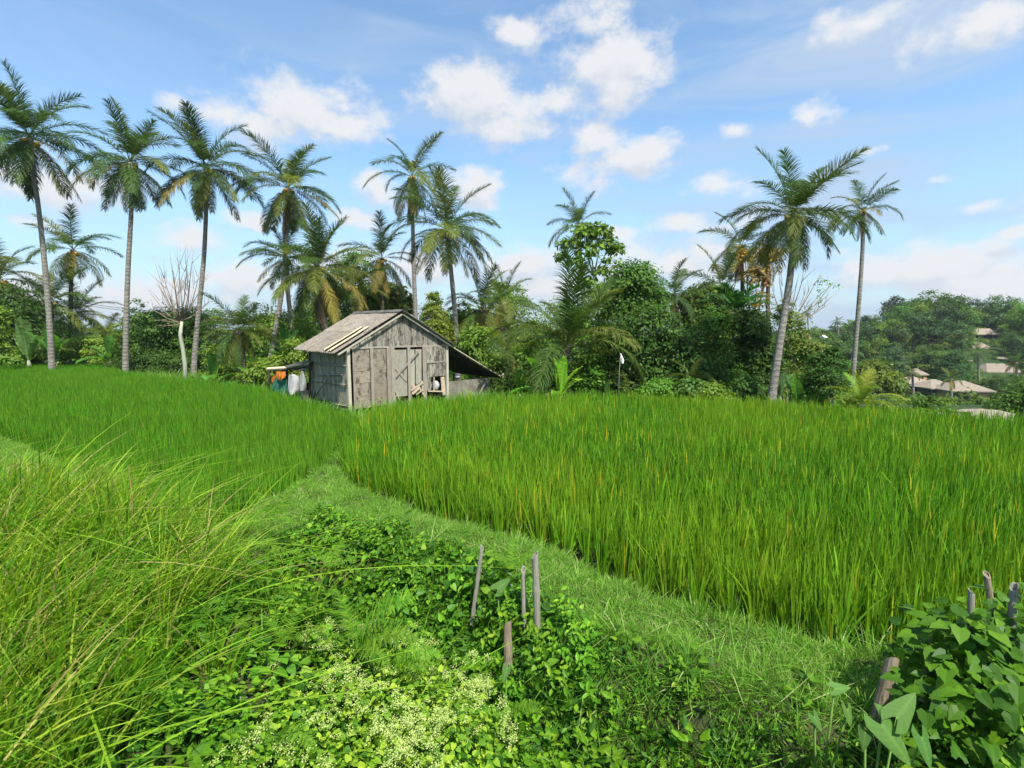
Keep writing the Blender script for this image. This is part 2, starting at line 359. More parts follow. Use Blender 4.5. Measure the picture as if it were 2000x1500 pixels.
# leaf templates (unit length along +Y, normal +Z)
def tq(*q): return np.array(q, float)
DIAMOND = tq([(0, 0, 0), (.27, .45, .03), (0, 1, -.03), (-.27, .45, .03)])
ELLIP = tq([(0, 0, 0), (.2, .25, .06), (.22, .6, .05), (0, .55, 0)], [(0, .55, 0), (.22, .6, .05), (.1, .85, 0), (0, 1.0, -.08)],
           [(0, 0, 0), (0, .55, 0), (-.22, .6, .05), (-.2, .25, .06)], [(0, .55, 0), (0, 1.0, -.08), (-.1, .85, 0), (-.22, .6, .05)])
HEART = tq([(0, 0, 0), (.22, -.14, .05), (.42, .1, .07), (0, .4, 0)], [(0, .4, 0), (.42, .1, .07), (.33, .48, .04), (0, 1.0, -.12)],
           [(0, 0, 0), (0, .4, 0), (-.42, .1, .07), (-.22, -.14, .05)], [(0, .4, 0), (0, 1.0, -.12), (-.33, .48, .04), (-.42, .1, .07)])

# ---------------------------------------------------------------- field outlines (plan view)
def gp(px, py, z=0.0): return onz(px, py, z)[:2]
NEAR_L = [np.array((-42, 25)), gp(-300, 790), gp(0, 862), gp(100, 903), gp(200, 952), gp(280, 1008), gp(340, 1042), gp(400, 1056), gp(455, 1040), gp(520, 1000), gp(580, 960), gp(640, 928)]
FAR_L = [np.array((-4.1, 12.9)), np.array((-4.5, 13.2)), np.array((-6.3, 15.0)), np.array((-9.6, 18.6)), np.array((-13.3, 21.0)), np.array((-18.5, 23.9)), np.array((-26.5, 31)), np.array((-42, 33))]
L_POLY = np.array(NEAR_L + FAR_L)
NEAR_R = [gp(664, 926), gp(682, 954), gp(715, 978), gp(770, 1000), gp(850, 1024), gp(960, 1058), gp(1100, 1100), gp(1190, 1145), gp(1290, 1192), gp(1400, 1228), gp(1500, 1256), gp(1620, 1284), gp(1700, 1296), gp(1850, 1304), gp(2100, 1310), gp(2500, 1330)]
FAR_R = [np.array((16, 10.2)), np.array((12.6, 11.8)), np.array((9.6, 13.2)), np.array((7.4, 14.6)), np.array((3.1, 15.9)), np.array((-1.4, 15.3)), np.array((-3.0, 14.4)), np.array((-3.9, 13.4))]
R_POLY = np.array(NEAR_R + FAR_R)
DITCH = np.array([(-45, 23), (-13, 10.0), (-6.5, 6.3), (-4.2, 5.7), (-2.7, 4.95), (-.72, 4.2), (0, 3.5), (1.04, 2.85), (2.2, 2.2), (4, 1.2), (9, -2)])
def inside(poly, x, y):
    c = np.zeros(x.shape, bool); n = len(poly)
    for i in range(n):
        x0, y0 = poly[i]; x1, y1 = poly[(i + 1) % n]
        if y0 == y1: continue
        k = ((y0 > y) != (y1 > y)) & (x < (x1 - x0) * (y - y0) / (y1 - y0) + x0); c ^= k
    return c
def pdist(line, x, y, signed=False):
    best = np.full(x.shape, 1e9); sg = np.ones(x.shape)
    for (x0, y0), (x1, y1) in zip(line[:-1], line[1:]):
        dx, dy = x1 - x0, y1 - y0; L2 = dx * dx + dy * dy + 1e-12
        t = np.clip(((x - x0) * dx + (y - y0) * dy) / L2, 0, 1)
        d = np.hypot(x - x0 - t * dx, y - y0 - t * dy); k = d < best - 1e-7
        best = np.where(k, d, best); sg = np.where(k, np.sign(dx * (y - y0) - dy * (x - x0)), sg)
    return best * sg if signed else best
EDGE = np.array(NEAR_L + NEAR_R)
def H(x, y):
    x = np.asarray(x, float); y = np.asarray(y, float); shp = x.shape; x = np.atleast_1d(x).astype(float); y = np.atleast_1d(y).astype(float)
    s = pdist(EDGE, x, y)                       # distance to the field edge
    dd = -pdist(DITCH, x, y, True)              # > 0 on the camera's side of the ditch
    inL, inR = inside(L_POLY, x, y), inside(R_POLY, x, y)
    lump = .03 * np.sin(x * 7.1 + 1.3 * np.sin(y * 5)) + .03 * np.sin(y * 8.3 + x * 3.1)
    # bund and its bank, between the field edge and the ditch
    pathw = .25 + .62 * ss(x, -4.7, -3.6) + .3 * np.exp(-((x + 2.8) / .7) ** 2)
    bank = ss(s - pathw, 0, np.maximum(s - pathw + np.abs(dd), .05))
    deep = -.2 - .45 * ss(x, -4.5, -2.6) - .35 * np.exp(-((x + 2.4) / .9) ** 2)
    zA = .17 * ss(s, 0, .18) * (1 - bank) + bank * deep + lump * .6
    mound = .45 + .35 * ss(-x, 1.2, 4.5) - .5 * ss(y, 4.5, 9)
    mid = np.exp(-((x + .4) / 1.4) ** 2) * .5
    M0 = np.maximum(mound * ss(-x, .6, 2.2), .0) - .05 - mid * .2 + .25 * ss(x, 1.5, 3.5)
    M0 = M0 + (1.0 - M0) * ss(1.9 - y, .2, 1.2)
    zB = deep + (M0 - deep) * ss(dd, .05, .9) + lump
    zA = zA + bank * (s > pathw) * (.07 * np.sin(x * 5.3 + 2 * np.sin(y * 3.1)) + .06 * np.sin(y * 6.7 + x * 2.3)) * ss(s - pathw, 0, .3)
    z = np.where(dd > 0, zB, zA)
    z = np.where(inL, -.04, z); z = np.where(inR, 0.0, z)
    # behind the fields
    back = ((y > 12.5) | ((x > 11) & (y > 9.0)) | ((x < -12) & (y > 18))) & ~inL & ~inR & (s > 1.0)
    u = x / np.maximum(y, 1)
    sx = ss(x, -3, 6)
    zb = -.12 - .12 * ss(y, 20, 40) - 1.7 * ss(y + .35 * x, 16, 30) * sx
    zb = zb - 8.6 * ss(y, 26, 66) * ss(u, .22, .6)
    hill = 11.0 * ss(y, 84, 138) + 4.0 * ss(y, 138, 210)
    zb = zb + hill * ss(u, .62, .86) + 5.5 * ss(y, 100, 190) * (ss(u, .45, .6) - ss(u, .62, .86))
    z = np.where(back, zb, z)
    return z.reshape(shp)
def h1(x, y): return float(H(np.array([x]), np.array([y]))[0])

# ---------------------------------------------------------------- ground
def sheet(name, xs, ys, mat, kind='structure'):
    X, Y = np.meshgrid(xs, ys); Z = H(X, Y)
    nx, ny = len(xs), len(ys)
    me = bpy.data.meshes.new(name)
    V = np.stack([X, Y, Z], -1).reshape(-1, 3).astype(np.float32)
    i = np.arange(nx * ny).reshape(ny, nx)
    Q = np.stack([i[:-1, :-1], i[:-1, 1:], i[1:, 1:], i[1:, :-1]], -1).reshape(-1).astype(np.int32)
    me.vertices.add(len(V)); me.vertices.foreach_set('co', V.reshape(-1)); me.loops.add(len(Q)); me.loops.foreach_set('vertex_index', Q)
    n = len(Q) // 4; me.polygons.add(n); me.polygons.foreach_set('loop_start', np.arange(0, 4 * n, 4, dtype=np.int32)); me.update(calc_edges=True)
    me.polygons.foreach_set('use_smooth', [True] * n); me.materials.append(mat)
    return tag(obj(name, me), kind=kind)
def spaced(a, b, c, d, fine, ratio=1.12):
    xs = list(np.arange(b, c + 1e-6, fine)); st = fine; x = xs[-1]
    while x < d: st *= ratio; x += st; xs.append(min(x, d))
    st = fine; x = xs[0]
    while x > a: st *= ratio; x -= st; xs.insert(0, max(x, a))
    return np.array(xs)
sheet('ground', spaced(-1200, -8, 8, 1200, .12), spaced(-300, 0, 16, 1800, .12), M['soil'])

# ---------------------------------------------------------------- scatter (stuff) by geometry nodes
SRC = {}
def source(name, meshes):
    c = bpy.data.collections.new(name)
    for i, me in enumerate(meshes):
        o = bpy.data.objects.new('%s_source_%03d' % (name, i), me); c.objects.link(o)
    SRC[name] = (c, len(meshes)); return c
def scatter(name, src, P, rot, scl, seed=0):
    c, n = SRC[src]; N = len(P); r = np.random.default_rng(seed)
    me = bpy.data.meshes.new(name); me.vertices.add(N); me.vertices.foreach_set('co', np.asarray(P, np.float32).reshape(-1))
    a = me.attributes.new('rot', 'FLOAT_VECTOR', 'POINT'); a.data.foreach_set('vector', np.asarray(rot, np.float32).reshape(-1))
    a = me.attributes.new('scl', 'FLOAT', 'POINT'); a.data.foreach_set('value', np.asarray(scl, np.float32))
    a = me.attributes.new('idx', 'INT', 'POINT'); a.data.foreach_set('value', r.integers(0, n, N).astype(np.int32))
    me.update()
    ng = bpy.data.node_groups.new(name + '_nodes', 'GeometryNodeTree')
    ng.interface.new_socket(name='Geometry', in_out='INPUT', socket_type='NodeSocketGeometry')
    ng.interface.new_socket(name='Geometry', in_out='OUTPUT', socket_type='NodeSocketGeometry')
    b = NB(ng); gi = ng.nodes.new('NodeGroupInput'); go = ng.nodes.new('NodeGroupOutput')
    def attr(nm, ty):
        nd = ng.nodes.new('GeometryNodeInputNamedAttribute'); nd.data_type = ty; nd.inputs[0].default_value = nm
        return [o for o in nd.outputs if o.enabled and o.name == 'Attribute'][0]
    ci = ng.nodes.new('GeometryNodeCollectionInfo'); ci.inputs['Collection'].default_value = c
    ci.inputs['Separate Children'].default_value = True; ci.inputs['Reset Children'].default_value = True
    mp = ng.nodes.new('GeometryNodeMeshToPoints'); ng.links.new(gi.outputs[0], mp.inputs[0])
    ip = ng.nodes.new('GeometryNodeInstanceOnPoints'); ng.links.new(mp.outputs[0], ip.inputs['Points']); ng.links.new(ci.outputs[0], ip.inputs['Instance'])
    ip.inputs['Pick Instance'].default_value = True
    ng.links.new(attr('idx', 'INT'), ip.inputs['Instance Index'])
    ng.links.new(attr('rot', 'FLOAT_VECTOR'), ip.inputs['Rotation'])
    ng.links.new(attr('scl', 'FLOAT'), ip.inputs['Scale'])
    ng.links.new(ip.outputs[0], go.inputs[0])
    o = obj(name, me); md = o.modifiers.new('scatter', 'NODES'); md.node_group = ng
    return o
def tuft(name, n, h0, h1_, spread, lean, curve, w, mat, seed, K=4, wind=(0, 0), base=.02, vpow=1.0):
    r = np.random.default_rng(seed)
    az = r.uniform(0, 2 * pi, n); hh = r.uniform(h0, h1_, n); ln = np.abs(r.normal(0, lean, n)) * np.where(r.uniform(0, 1, n) < .14, 2.4, 1)
    d = np.stack([np.cos(az), np.sin(az), 0 * az], -1)
    rb = np.sqrt(r.uniform(0, 1, n)) * spread
    B = np.stack([np.cos(az) * rb, np.sin(az) * rb, np.full(n, -base)], -1)
    t = np.linspace(0, 1, K)[None, :, None]
    wd = np.array((wind[0], wind[1], 0.0))
    P = B[:, None] + np.array((0, 0, 1.0)) * (hh[:, None, None] * t * (1 - .25 * (ln * curve)[:, None, None] * t ** 2))
    P = P + d[:, None] * (hh * ln)[:, None, None] * (t * .5 + curve * t ** 2.2) + wd * hh[:, None, None] * t ** 2 * r.uniform(.6, 1.4, n)[:, None, None]
    W = w * r.uniform(.7, 1.3, n)[:, None] * (np.array([.8, 1.0, .8, .08]) if K == 4 else np.interp(np.linspace(0, 1, K), [0, .3, .7, 1], [.75, 1, .75, .06]))[None]
    fa = r.uniform(0, pi, n); S = np.stack([np.cos(fa), np.sin(fa), 0 * fa], -1)
    Q = ribbons(P, W, S); v = np.repeat(r.uniform(0, 1, n) ** vpow, K - 1)
    return qmesh(name, Q, v, mat)
def fill(poly, spacing, jit, seed, far=None):
    r = np.random.default_rng(seed)
    x0, y0 = poly.min(0); x1, y1 = poly.max(0)
    X, Y = np.meshgrid(np.arange(x0, x1, spacing), np.arange(y0, y1, spacing)); X = X.ravel() + r.normal(0, jit, X.size); Y = Y.ravel() + r.normal(0, jit, Y.size)
    k = inside(poly, X, Y); X, Y = X[k], Y[k]
    k = (Y > .5) & (np.abs(X) < Y * 1.12 + 1.5)
    return X[k], Y[k], r

source('rice_tuft', [tuft('rice_tuft', 24, .38, .76, .045, .16, .5, .0165, M['rice'], 100 + i, K=5) for i in range(8)])
source('rice_tuft_left', [tuft('rice_tuft_left', 28, .38, .64, .05, .14, .45, .013, M['rice_left'], 130 + i) for i in range(8)])
X, Y, r = fill(R_POLY, .168, .035, 1); N = len(X)
o = scatter('rice_plants', 'rice_tuft', np.stack([X, Y, np.zeros(N)], -1), np.stack([r.normal(0, .06, N), r.normal(0, .06, N), r.uniform(0, 6.28, N)], -1), r.uniform(.85, 1.15, N), 1)
tag(o, 'dense tall green rice flecked with yellow blades, right of the grassy path', 'rice', kind='stuff')
X, Y, r = fill(L_POLY, .165, .035, 2); N = len(X)
o = scatter('rice_plants', 'rice_tuft_left', np.stack([X, Y, np.full(N, -.04)], -1), np.stack([r.normal(0, .05, N), r.normal(0, .05, N), r.uniform(0, 6.28, N)], -1), r.uniform(.85, 1.12, N), 2)
tag(o, 'even darker green rice in the lower field left of the wooden hut', 'rice', kind='stuff')

def cand(x0, x1, y0, y1, dens, seed):
    r = np.random.default_rng(seed); n = int((x1 - x0) * (y1 - y0) * dens)
    X = r.uniform(x0, x1, n); Y = r.uniform(y0, y1, n)
    k = (np.abs(X) < Y * 1.15 + 1.2) & ~inside(L_POLY, X, Y) & ~inside(R_POLY, X, Y)
    X, Y = X[k], Y[k]; return X, Y, pdist(EDGE, X, Y), -pdist(DITCH, X, Y, True), r
def slope_n(X, Y):
    e = .06; hx = (H(X + e, Y) - H(X - e, Y)) / (2 * e); hy = (H(X, Y + e) - H(X, Y - e)) / (2 * e)
    return norm(np.stack([-hx, -hy, np.ones_like(hx)], -1))
def eul(n, r, follow=1.0):
    """tilt to the slope (rx, ry) then random spin"""
    out = np.zeros_like(n)
    for i in range(len(n)):
        nn = Vector((n[i, 0] * follow, n[i, 1] * follow, n[i, 2])).normalized()
        q = Vector((0, 0, 1)).rotation_difference(nn) @ Matrix.Rotation(r.uniform(0, 6.283), 4, 'Z').to_quaternion()
        out[i] = q.to_euler()
    return out

# short grass on the bund path
source('short_grass_tuft', [tuft('short_grass_tuft', 46, .03, .12, .09, .8, .7, .005, M['shortgrass'], 200 + i, K=4) for i in range(6)])
X, Y, s, dd, r = cand(-13, 6, 2.4, 13, 190, 3)
pw = .25 + .62 * ss(X, -4.7, -3.6) + .3 * np.exp(-((X + 2.8) / .7) ** 2)
k = (dd < .1) & (s < pw + .35 * r.uniform(0, 1, len(X)) ** 2 + .1)
X, Y = X[k], Y[k]; N = len(X)
o = scatter('path_grass', 'short_grass_tuft', np.stack([X, Y, H(X, Y)], -1), eul(slope_n(X, Y), r), r.uniform(.6, 1.35, N) , 3)
tag(o, 'short trodden pale green grass on the path between the rice fields', 'grass', kind='stuff')
# longer fringe grass under the rice edge, and rough grass on the right bank
source('bank_grass_tuft', [tuft('bank_grass_tuft', 26, .08, .26, .06, .55, .8, .006, M['shortgrass'], 220 + i, K=5, vpow=1.3) for i in range(6)])
X, Y, s, dd, r = cand(-8, 6.5, 2.0, 13, 60, 4)
pw = .25 + .62 * ss(X, -4.7, -3.6) + .3 * np.exp(-((X + 2.8) / .7) ** 2)
right = ss(X, -.3, .9)
k = (dd < 1.2) & (((s < .14) & (r.uniform(0, 1, len(X)) < .7)) | ((s > pw) & (r.uniform(0, 1, len(X)) < .05 + .95 * right)))
X, Y = X[k], Y[k]; N = len(X)
o = scatter('bank_grass', 'bank_grass_tuft', np.stack([X, Y, H(X, Y)], -1), eul(slope_n(X, Y), r, .6), r.uniform(.7, 1.3, N), 4)
tag(o, 'rough bright grass with fine blades on the bank right of the bamboo stakes', 'grass', kind='stuff')

def leafclump(name, T, n, size, rad, hgt, mat, seed, up=1.0, stem=True):
    r = np.random.default_rng(seed)
    az = r.uniform(0, 2 * pi, n); rr = np.sqrt(r.uniform(0, 1, n)) * rad
    P = np.stack([np.cos(az) * rr, np.sin(az) * rr, r.uniform(.15, 1, n) * hgt], -1)
    nn = norm(np.stack([r.normal(0, .5, n), r.normal(0, .5, n), np.full(n, up)], -1)); d = np.stack([np.cos(az + r.normal(0, .8, n)), np.sin(az + r.normal(0, .8, n)), r.normal(-.25, .3, n)], -1)
    Q = stamp(T, P, frames(nn, d), size * r.uniform(.55, 1.25, n)); v = np.repeat(r.uniform(0, 1, n) ** 1.2, len(T))
    if stem:
        B = P * np.array((.3, .3, 0)); C = (B + P) / 2 + np.array((0, 0, .02))
        PP = np.stack([B, C, P], 1); Q = np.concatenate([Q, ribbons(PP, np.full((n, 3), .003), norm(np.stack([-np.sin(az), np.cos(az), 0 * az], -1)))]); v = np.concatenate([v, np.full(2 * n, .2)])
    return qmesh(name, Q, v, mat)
source('creeper_clump', [leafclump('creeper_clump', HEART, 22, .062, .12, .12, M['creeper'], 300 + i) for i in range(4)] + [leafclump('creeper_clump', ELLIP, 26, .075, .12, .15, M['creeper'], 310 + i, up=.7) for i in range(4)])
source('small_leaf_clump', [leafclump('small_leaf_clump', ELLIP, 46, .032, .11, .10, M['creeper'], 320 + i, up=.8) for i in range(5)])
X, Y, s, dd, r = cand(-8, 4.5, 2.2, 12, 125, 5)
pw = .22 + .62 * ss(X, -4.7, -3.6) + .3 * np.exp(-((X + 2.8) / .7) ** 2)
right = ss(X, -.2, .8)
k = (dd < .55) & (s > pw + r.uniform(-.12, .1, len(X))) & (r.uniform(0, 1, len(X)) > right * .88)
X, Y = X[k], Y[k]; N = len(X); nn = slope_n(X, Y)
o = scatter('creeper_leaves', 'creeper_clump', np.stack([X, Y, H(X, Y)], -1) + nn * (r.uniform(0, 1, (N, 1)) ** 3 * .16 - .02), eul(nn, r, .7), r.uniform(.55, 1.3, N), 5)
tag(o, 'glossy heart-leaved creeper covering the steep bank below the grassy path', 'creeper', kind='stuff')
X, Y, s, dd, r = cand(-1, 5, 1.4, 6, 240, 6)
pw = .22 + .62 * ss(X, -4.7, -3.6) + .3 * np.exp(-((X + 2.8) / .7) ** 2)
k = (s > pw + .12) & (r.uniform(0, 1, len(X)) < .25 + .5 * ss(s, .9, 1.6)) & (dd < 3)
X, Y = X[k], Y[k]; N = len(X); nn = slope_n(X, Y)
o = scatter('ground_cover', 'small_leaf_clump', np.stack([X, Y, H(X, Y)], -1), eul(nn, r), r.uniform(.8, 1.6, N), 6)
tag(o, 'small-leaved weeds mixed into the grass at the bottom of the bank', 'weeds', kind='stuff')

X, Y, s, dd, r = cand(-38, 34, 11, 34, 9, 10)
k = (s > .3) & ((Y > 12.8) | (X > 10)) & (X < 9) & (Y < 30)
hx_, hy_ = X + 5.32, Y - 15.74; lx_ = hx_ * math.cos(R(44)) + hy_ * math.sin(R(44)); ly_ = -hx_ * math.sin(R(44)) + hy_ * math.cos(R(44))
k &= ~((lx_ > -.5) & (lx_ < 6.2) & (ly_ > -.5) & (ly_ < 3.1)); X, Y = X[k], Y[k]; N = len(X)
o = scatter('meadow_grass', 'bank_grass_tuft', np.stack([X, Y, H(X, Y)], -1), np.stack([r.normal(0, .1, N), r.normal(0, .1, N), r.uniform(0, 6.28, N)], -1), r.uniform(1.3, 3.2, N), 10)
tag(o, 'wild grass on the ground beyond the rice, under the palms', 'grass', kind='stuff')
def leafy_stem(name, seed):
    r = np.random.default_rng(seed); Q = []; v = []
    for k_ in range(7):
        a = r.uniform(0, 6.28); ln = r.uniform(0, .09); h_ = r.uniform(.12, .34); lx, ly = r.normal(0, .06, 2); K = 5; t_ = np.linspace(0, 1, K)
        P = np.stack([math.cos(a) * ln + lx * t_, math.sin(a) * ln + ly * t_, h_ * t_], -1)
        Q.append(ribbons(P[None], np.full((1, K), .004), np.array([[1., 0, 0]]))); v += [.3] * (K - 1)
        m_ = 9; tt = np.linspace(.25, 1, m_); p = np.stack([np.interp(tt, t_, P[:, i]) for i in range(3)], -1); az = np.arange(m_) * 2.6 + a
        d_ = np.stack([np.cos(az), np.sin(az), np.full(m_, .25)], -1); n_ = np.stack([-.3 * np.cos(az), -.3 * np.sin(az), np.ones(m_)], -1) + r.normal(0, .15, (m_, 3))
        Q.append(stamp(ELLIP, p, frames(n_, d_), r.uniform(.045, .085, m_) * (1.1 - .4 * tt))); v += list(np.repeat(np.clip(.15 + .7 * tt + r.normal(0, .12, m_), 0, 1), 4))
    return qmesh(name, np.concatenate(Q), v, M['creeper'])
source('leafy_stem', [leafy_stem('leafy_stem', 340 + i) for i in range(6)])
X, Y, s, dd, r = cand(-5.5, 4.2, 1.8, 8.5, 34, 11)
pw = .25 + .62 * ss(X, -4.7, -3.6) + .3 * np.exp(-((X + 2.8) / .7) ** 2)
pn = np.sin(X * 3.1 + 1.7 * np.sin(Y * 2.3)) + np.sin(Y * 3.7 + X)
k = (s > pw + .1) & (r.uniform(0, 1, len(X)) < .35 + .3 * pn - .25 * ss(X, .5, 1.5)) & ((dd < .6) | (X > -1.9)); X, Y = X[k], Y[k]; N = len(X)
o = scatter('leafy_weeds', 'leafy_stem', np.stack([X, Y, H(X, Y)], -1), eul(slope_n(X, Y), r, .5), r.uniform(.7, 1.35, N), 11)
tag(o, 'upright leafy weeds standing above the creeper on the bank', 'weeds', kind='stuff')
# tall wind-combed grass on the left mound
source('tall_grass_tuft', [tuft('tall_grass_tuft', 26, .30, .80, .08, .40, .95, .0135, M['tallgrass'], 240 + i, K=8, wind=(.34, -.12)) for i in range(7)])
X, Y, s, dd, r = cand(-13, -.7, 1.2, 11.5, 58, 7)
lim = (X < -2.15 - .16 * (Y - 2) + r.normal(0, .12, len(X))) | (r.uniform(0, 1, len(X)) < .05)
k = (dd > .12) & lim & (s > np.where(X < -5.5, .3, .5))
X, Y = X[k], Y[k]; N = len(X)
rz = r.normal(0, .85, N)
o = scatter('tall_grass', 'tall_grass_tuft', np.stack([X, Y, H(X, Y)], -1), np.stack([r.normal(0, .1, N), r.normal(.05, .12, N), rz], -1), r.uniform(.65, 1.15, N) * (1 - .35 * ss(Y, 5, 9)), 7)
tag(o, 'long yellow-green grass combed over by wind on the mound at left', 'grass', kind='stuff')
X, Y, s, dd, r = cand(-9, 3.5, 1.2, 9.5, 75, 8)
k = (dd > .25) & (r.uniform(0, 1, len(X)) < .75) & (X < 1.2)
X, Y = X[k], Y[k]; N = len(X); nn = slope_n(X, Y)
o = scatter('undergrowth', 'creeper_clump', np.stack([X, Y, H(X, Y) + .03], -1), eul(nn, r), r.uniform(.8, 1.5, N), 8)
tag(o, 'leafy undergrowth showing between the tall grass and the flowering bush', 'undergrowth', kind='stuff')
# small purple flower heads
X, Y, s, dd, r = cand(-4, 3, 1.6, 7, 6, 9)
k = (s > .9) & (r.uniform(0, 1, len(X)) < .35); X, Y = X[k], Y[k]; n = len(X)
P = np.stack([X, Y, H(X, Y) + r.uniform(.12, .3, n)], -1); P = np.repeat(P, 8, 0) + r.normal(0, .006, (n * 8, 3))
Q = stamp(DIAMOND, P, frames(r.normal(0, 1, P.shape), r.normal(0, 1, P.shape)), np.full(len(P), .014))
tag(obj('purple_flowers', qmesh('purple_flowers', Q, r.uniform(0, 1, len(Q)), M['purple'])), 'tiny purple flower heads dotted through the weeds', 'flowers', kind='stuff')

# ---------------------------------------------------------------- fronds
def frond_mesh(name, L, e0, bend, seed, mat, nl=80, ll=.95, lw=.055, a0=68, a1=24, droop=.55, start=.16, vee=.25, K=14, rw=.05, profile=None, kl=3, wind=(0, 0, 0), ragged=.06):
    r = np.random.default_rng(seed)
    s = np.linspace(0, 1, K); e = np.radians(np.clip(e0 - bend * s ** 1.25, -88, 90)); sw = r.normal(0, .12) * s ** 2
    step = L / (K - 1)
    T = np.stack([np.cos(e) * np.cos(sw), np.sin(sw), np.sin(e)], -1)
    P = np.concatenate([np.zeros((1, 3)), np.cumsum((T[:-1] + T[1:]) / 2 * step, 0)])
    P = P + np.array(wind) * (s ** 2)[:, None] * L
    T = norm(np.gradient(P, axis=0))
    Sd = norm(np.cross(T, np.array((0, 0, 1.0)) + 1e-3 * np.array((1, 0, 0))))
    Sd = norm(np.stack([np.full(K, 0.0), np.full(K, 1.0), np.full(K, 0.0)], -1) * .999 + Sd * .001)
    Nn = norm(np.cross(Sd, T)); Nn = np.where((Nn[:, 2:] < 0) & (abs(e0) < 89), Nn, Nn)
    Nn = -norm(np.cross(T, Sd)) if np.dot(norm(np.cross(Sd, T))[0], np.array((-math.sin(math.radians(e0)), 0, math.cos(math.radians(e0))))) > 0 else norm(np.cross(T, Sd))
    W = rw * (1 - .85 * s)
    Q = [ribbons(P[None], W[None], Sd[None]), ribbons(P[None], W[None] * .7, Nn[None])]
    v = [np.full(len(Q[0]) + len(Q[1]), .75)]
    t = np.linspace(start, .995, nl)
    for side in (-1, 1):
        tt = np.clip(t + r.normal(0, .004, nl), 0, 1)
        p = np.stack([np.interp(tt, s, P[:, i]) for i in range(3)], -1); tg = norm(np.stack([np.interp(tt, s, T[:, i]) for i in range(3)], -1))
        nn = norm(np.stack([np.interp(tt, s, Nn[:, i]) for i in range(3)], -1)); sd = norm(np.cross(tg, nn)) * side
        x = (tt - start) / (1 - start)
        le = ll * (profile(x) if profile else (np.sin(pi * (.16 + .76 * x)) ** .7)) * r.uniform(.88, 1.08, nl)
        le = le * np.where(r.uniform(0, 1, nl) < ragged, .35, 1)
        ang = np.radians(a0 + (a1 - a0) * x + r.normal(0, 6, nl))
        d = norm(tg * np.cos(ang)[:, None] + sd * np.sin(ang)[:, None] + nn * (vee + r.normal(0, .12, nl))[:, None])
        pts = [p]; cur = p; dc = d
        for j in range(kl):
            cur = cur + dc * (le / kl)[:, None]; pts.append(cur)
            dc = norm(dc + np.array((0, 0, -1.0)) * droop * (j + 1) * .75 / kl * 2)
        PP = np.stack(pts, 1)
        wp = np.interp(np.linspace(0, 1, kl + 1), [0, .35, 1], [.7, 1, .12])
        WW = lw * wp[None] * r.uniform(.8, 1.15, nl)[:, None]
        sv = norm(np.cross(d, nn) + r.normal(0, .25, (nl, 3)))
        q = ribbons(PP, WW, sv); Q.append(q); v.append(np.repeat(r.uniform(0, .8, nl), kl))
    return qmesh(name, np.concatenate(Q), np.concatenate(v), mat)
ELEVS = [86, 74, 62, 48, 34, 20, 5, -12, -30, -50, -70]
BENDS = [28, 38, 52, 68, 76, 74, 66, 56, 44, 30, 16]
FR = {}
for i, (e, bd) in enumerate(zip(ELEVS, BENDS)):
    for k in range(3):
        FR[(i, k)] = frond_mesh('frond', 3.6, e, bd * (.8 + .25 * k), 400 + i * 5 + k, M['palm'], droop=.42 + .15 * (i > 3) + .2 * (i > 6), vee=.3 - .03 * i, ll=.88, lw=.038, nl=84, a1=30, ragged=.08, wind=(0, 0, 0))
GREEN = (.062, .115, .022); OLIVE = (.125, .155, .03); YEL = (.26, .22, .05); DEAD = (.20, .14, .08); BLUE = (.055, .105, .028); YG = (.20, .27, .03); DK = (.035, .075, .02)

def trunk_from_px(pts, d, r0, r1, name, mat, parent, extra=True, n=10, wob=0.0):
    W = [at(px, py, d) for px, py in pts]
    W = np.array(W)
    if extra:
        q, p = W[-1], W[-2]; gz = h1(q[0], q[1]) - .25
        if q[2] > gz + .05:
            sl = (q - p) / max(p[2] - q[2], .2); dz = q[2] - gz; W = np.vstack([W, q + np.array((sl[0] * dz * .5, 0, -dz))])
    # smooth resample
    s = np.concatenate([[0], np.cumsum(np.linalg.norm(np.diff(W, axis=0), axis=1))]); m = 22; t = np.linspace(0, s[-1], m)
    Pp = np.stack([np.interp(t, s, W[:, i]) for i in range(3)], -1)
    for _ in range(3): Pp[1:-1] = (Pp[:-2] + 2 * Pp[1:-1] + Pp[2:]) / 4
    f = np.linspace(0, 1, m); rad = r0 + (r1 - r0) * f + .35 * r1 * np.exp(-(1 - f) * 14) + r0 * .5 * np.exp(-f * 25)
    rad = rad * (1 + .03 * np.sin(f * 60))
    base = Pp[-1].copy()
    V, Fc = tube(Pp - base, rad, n)
    return base, Pp, V, Fc
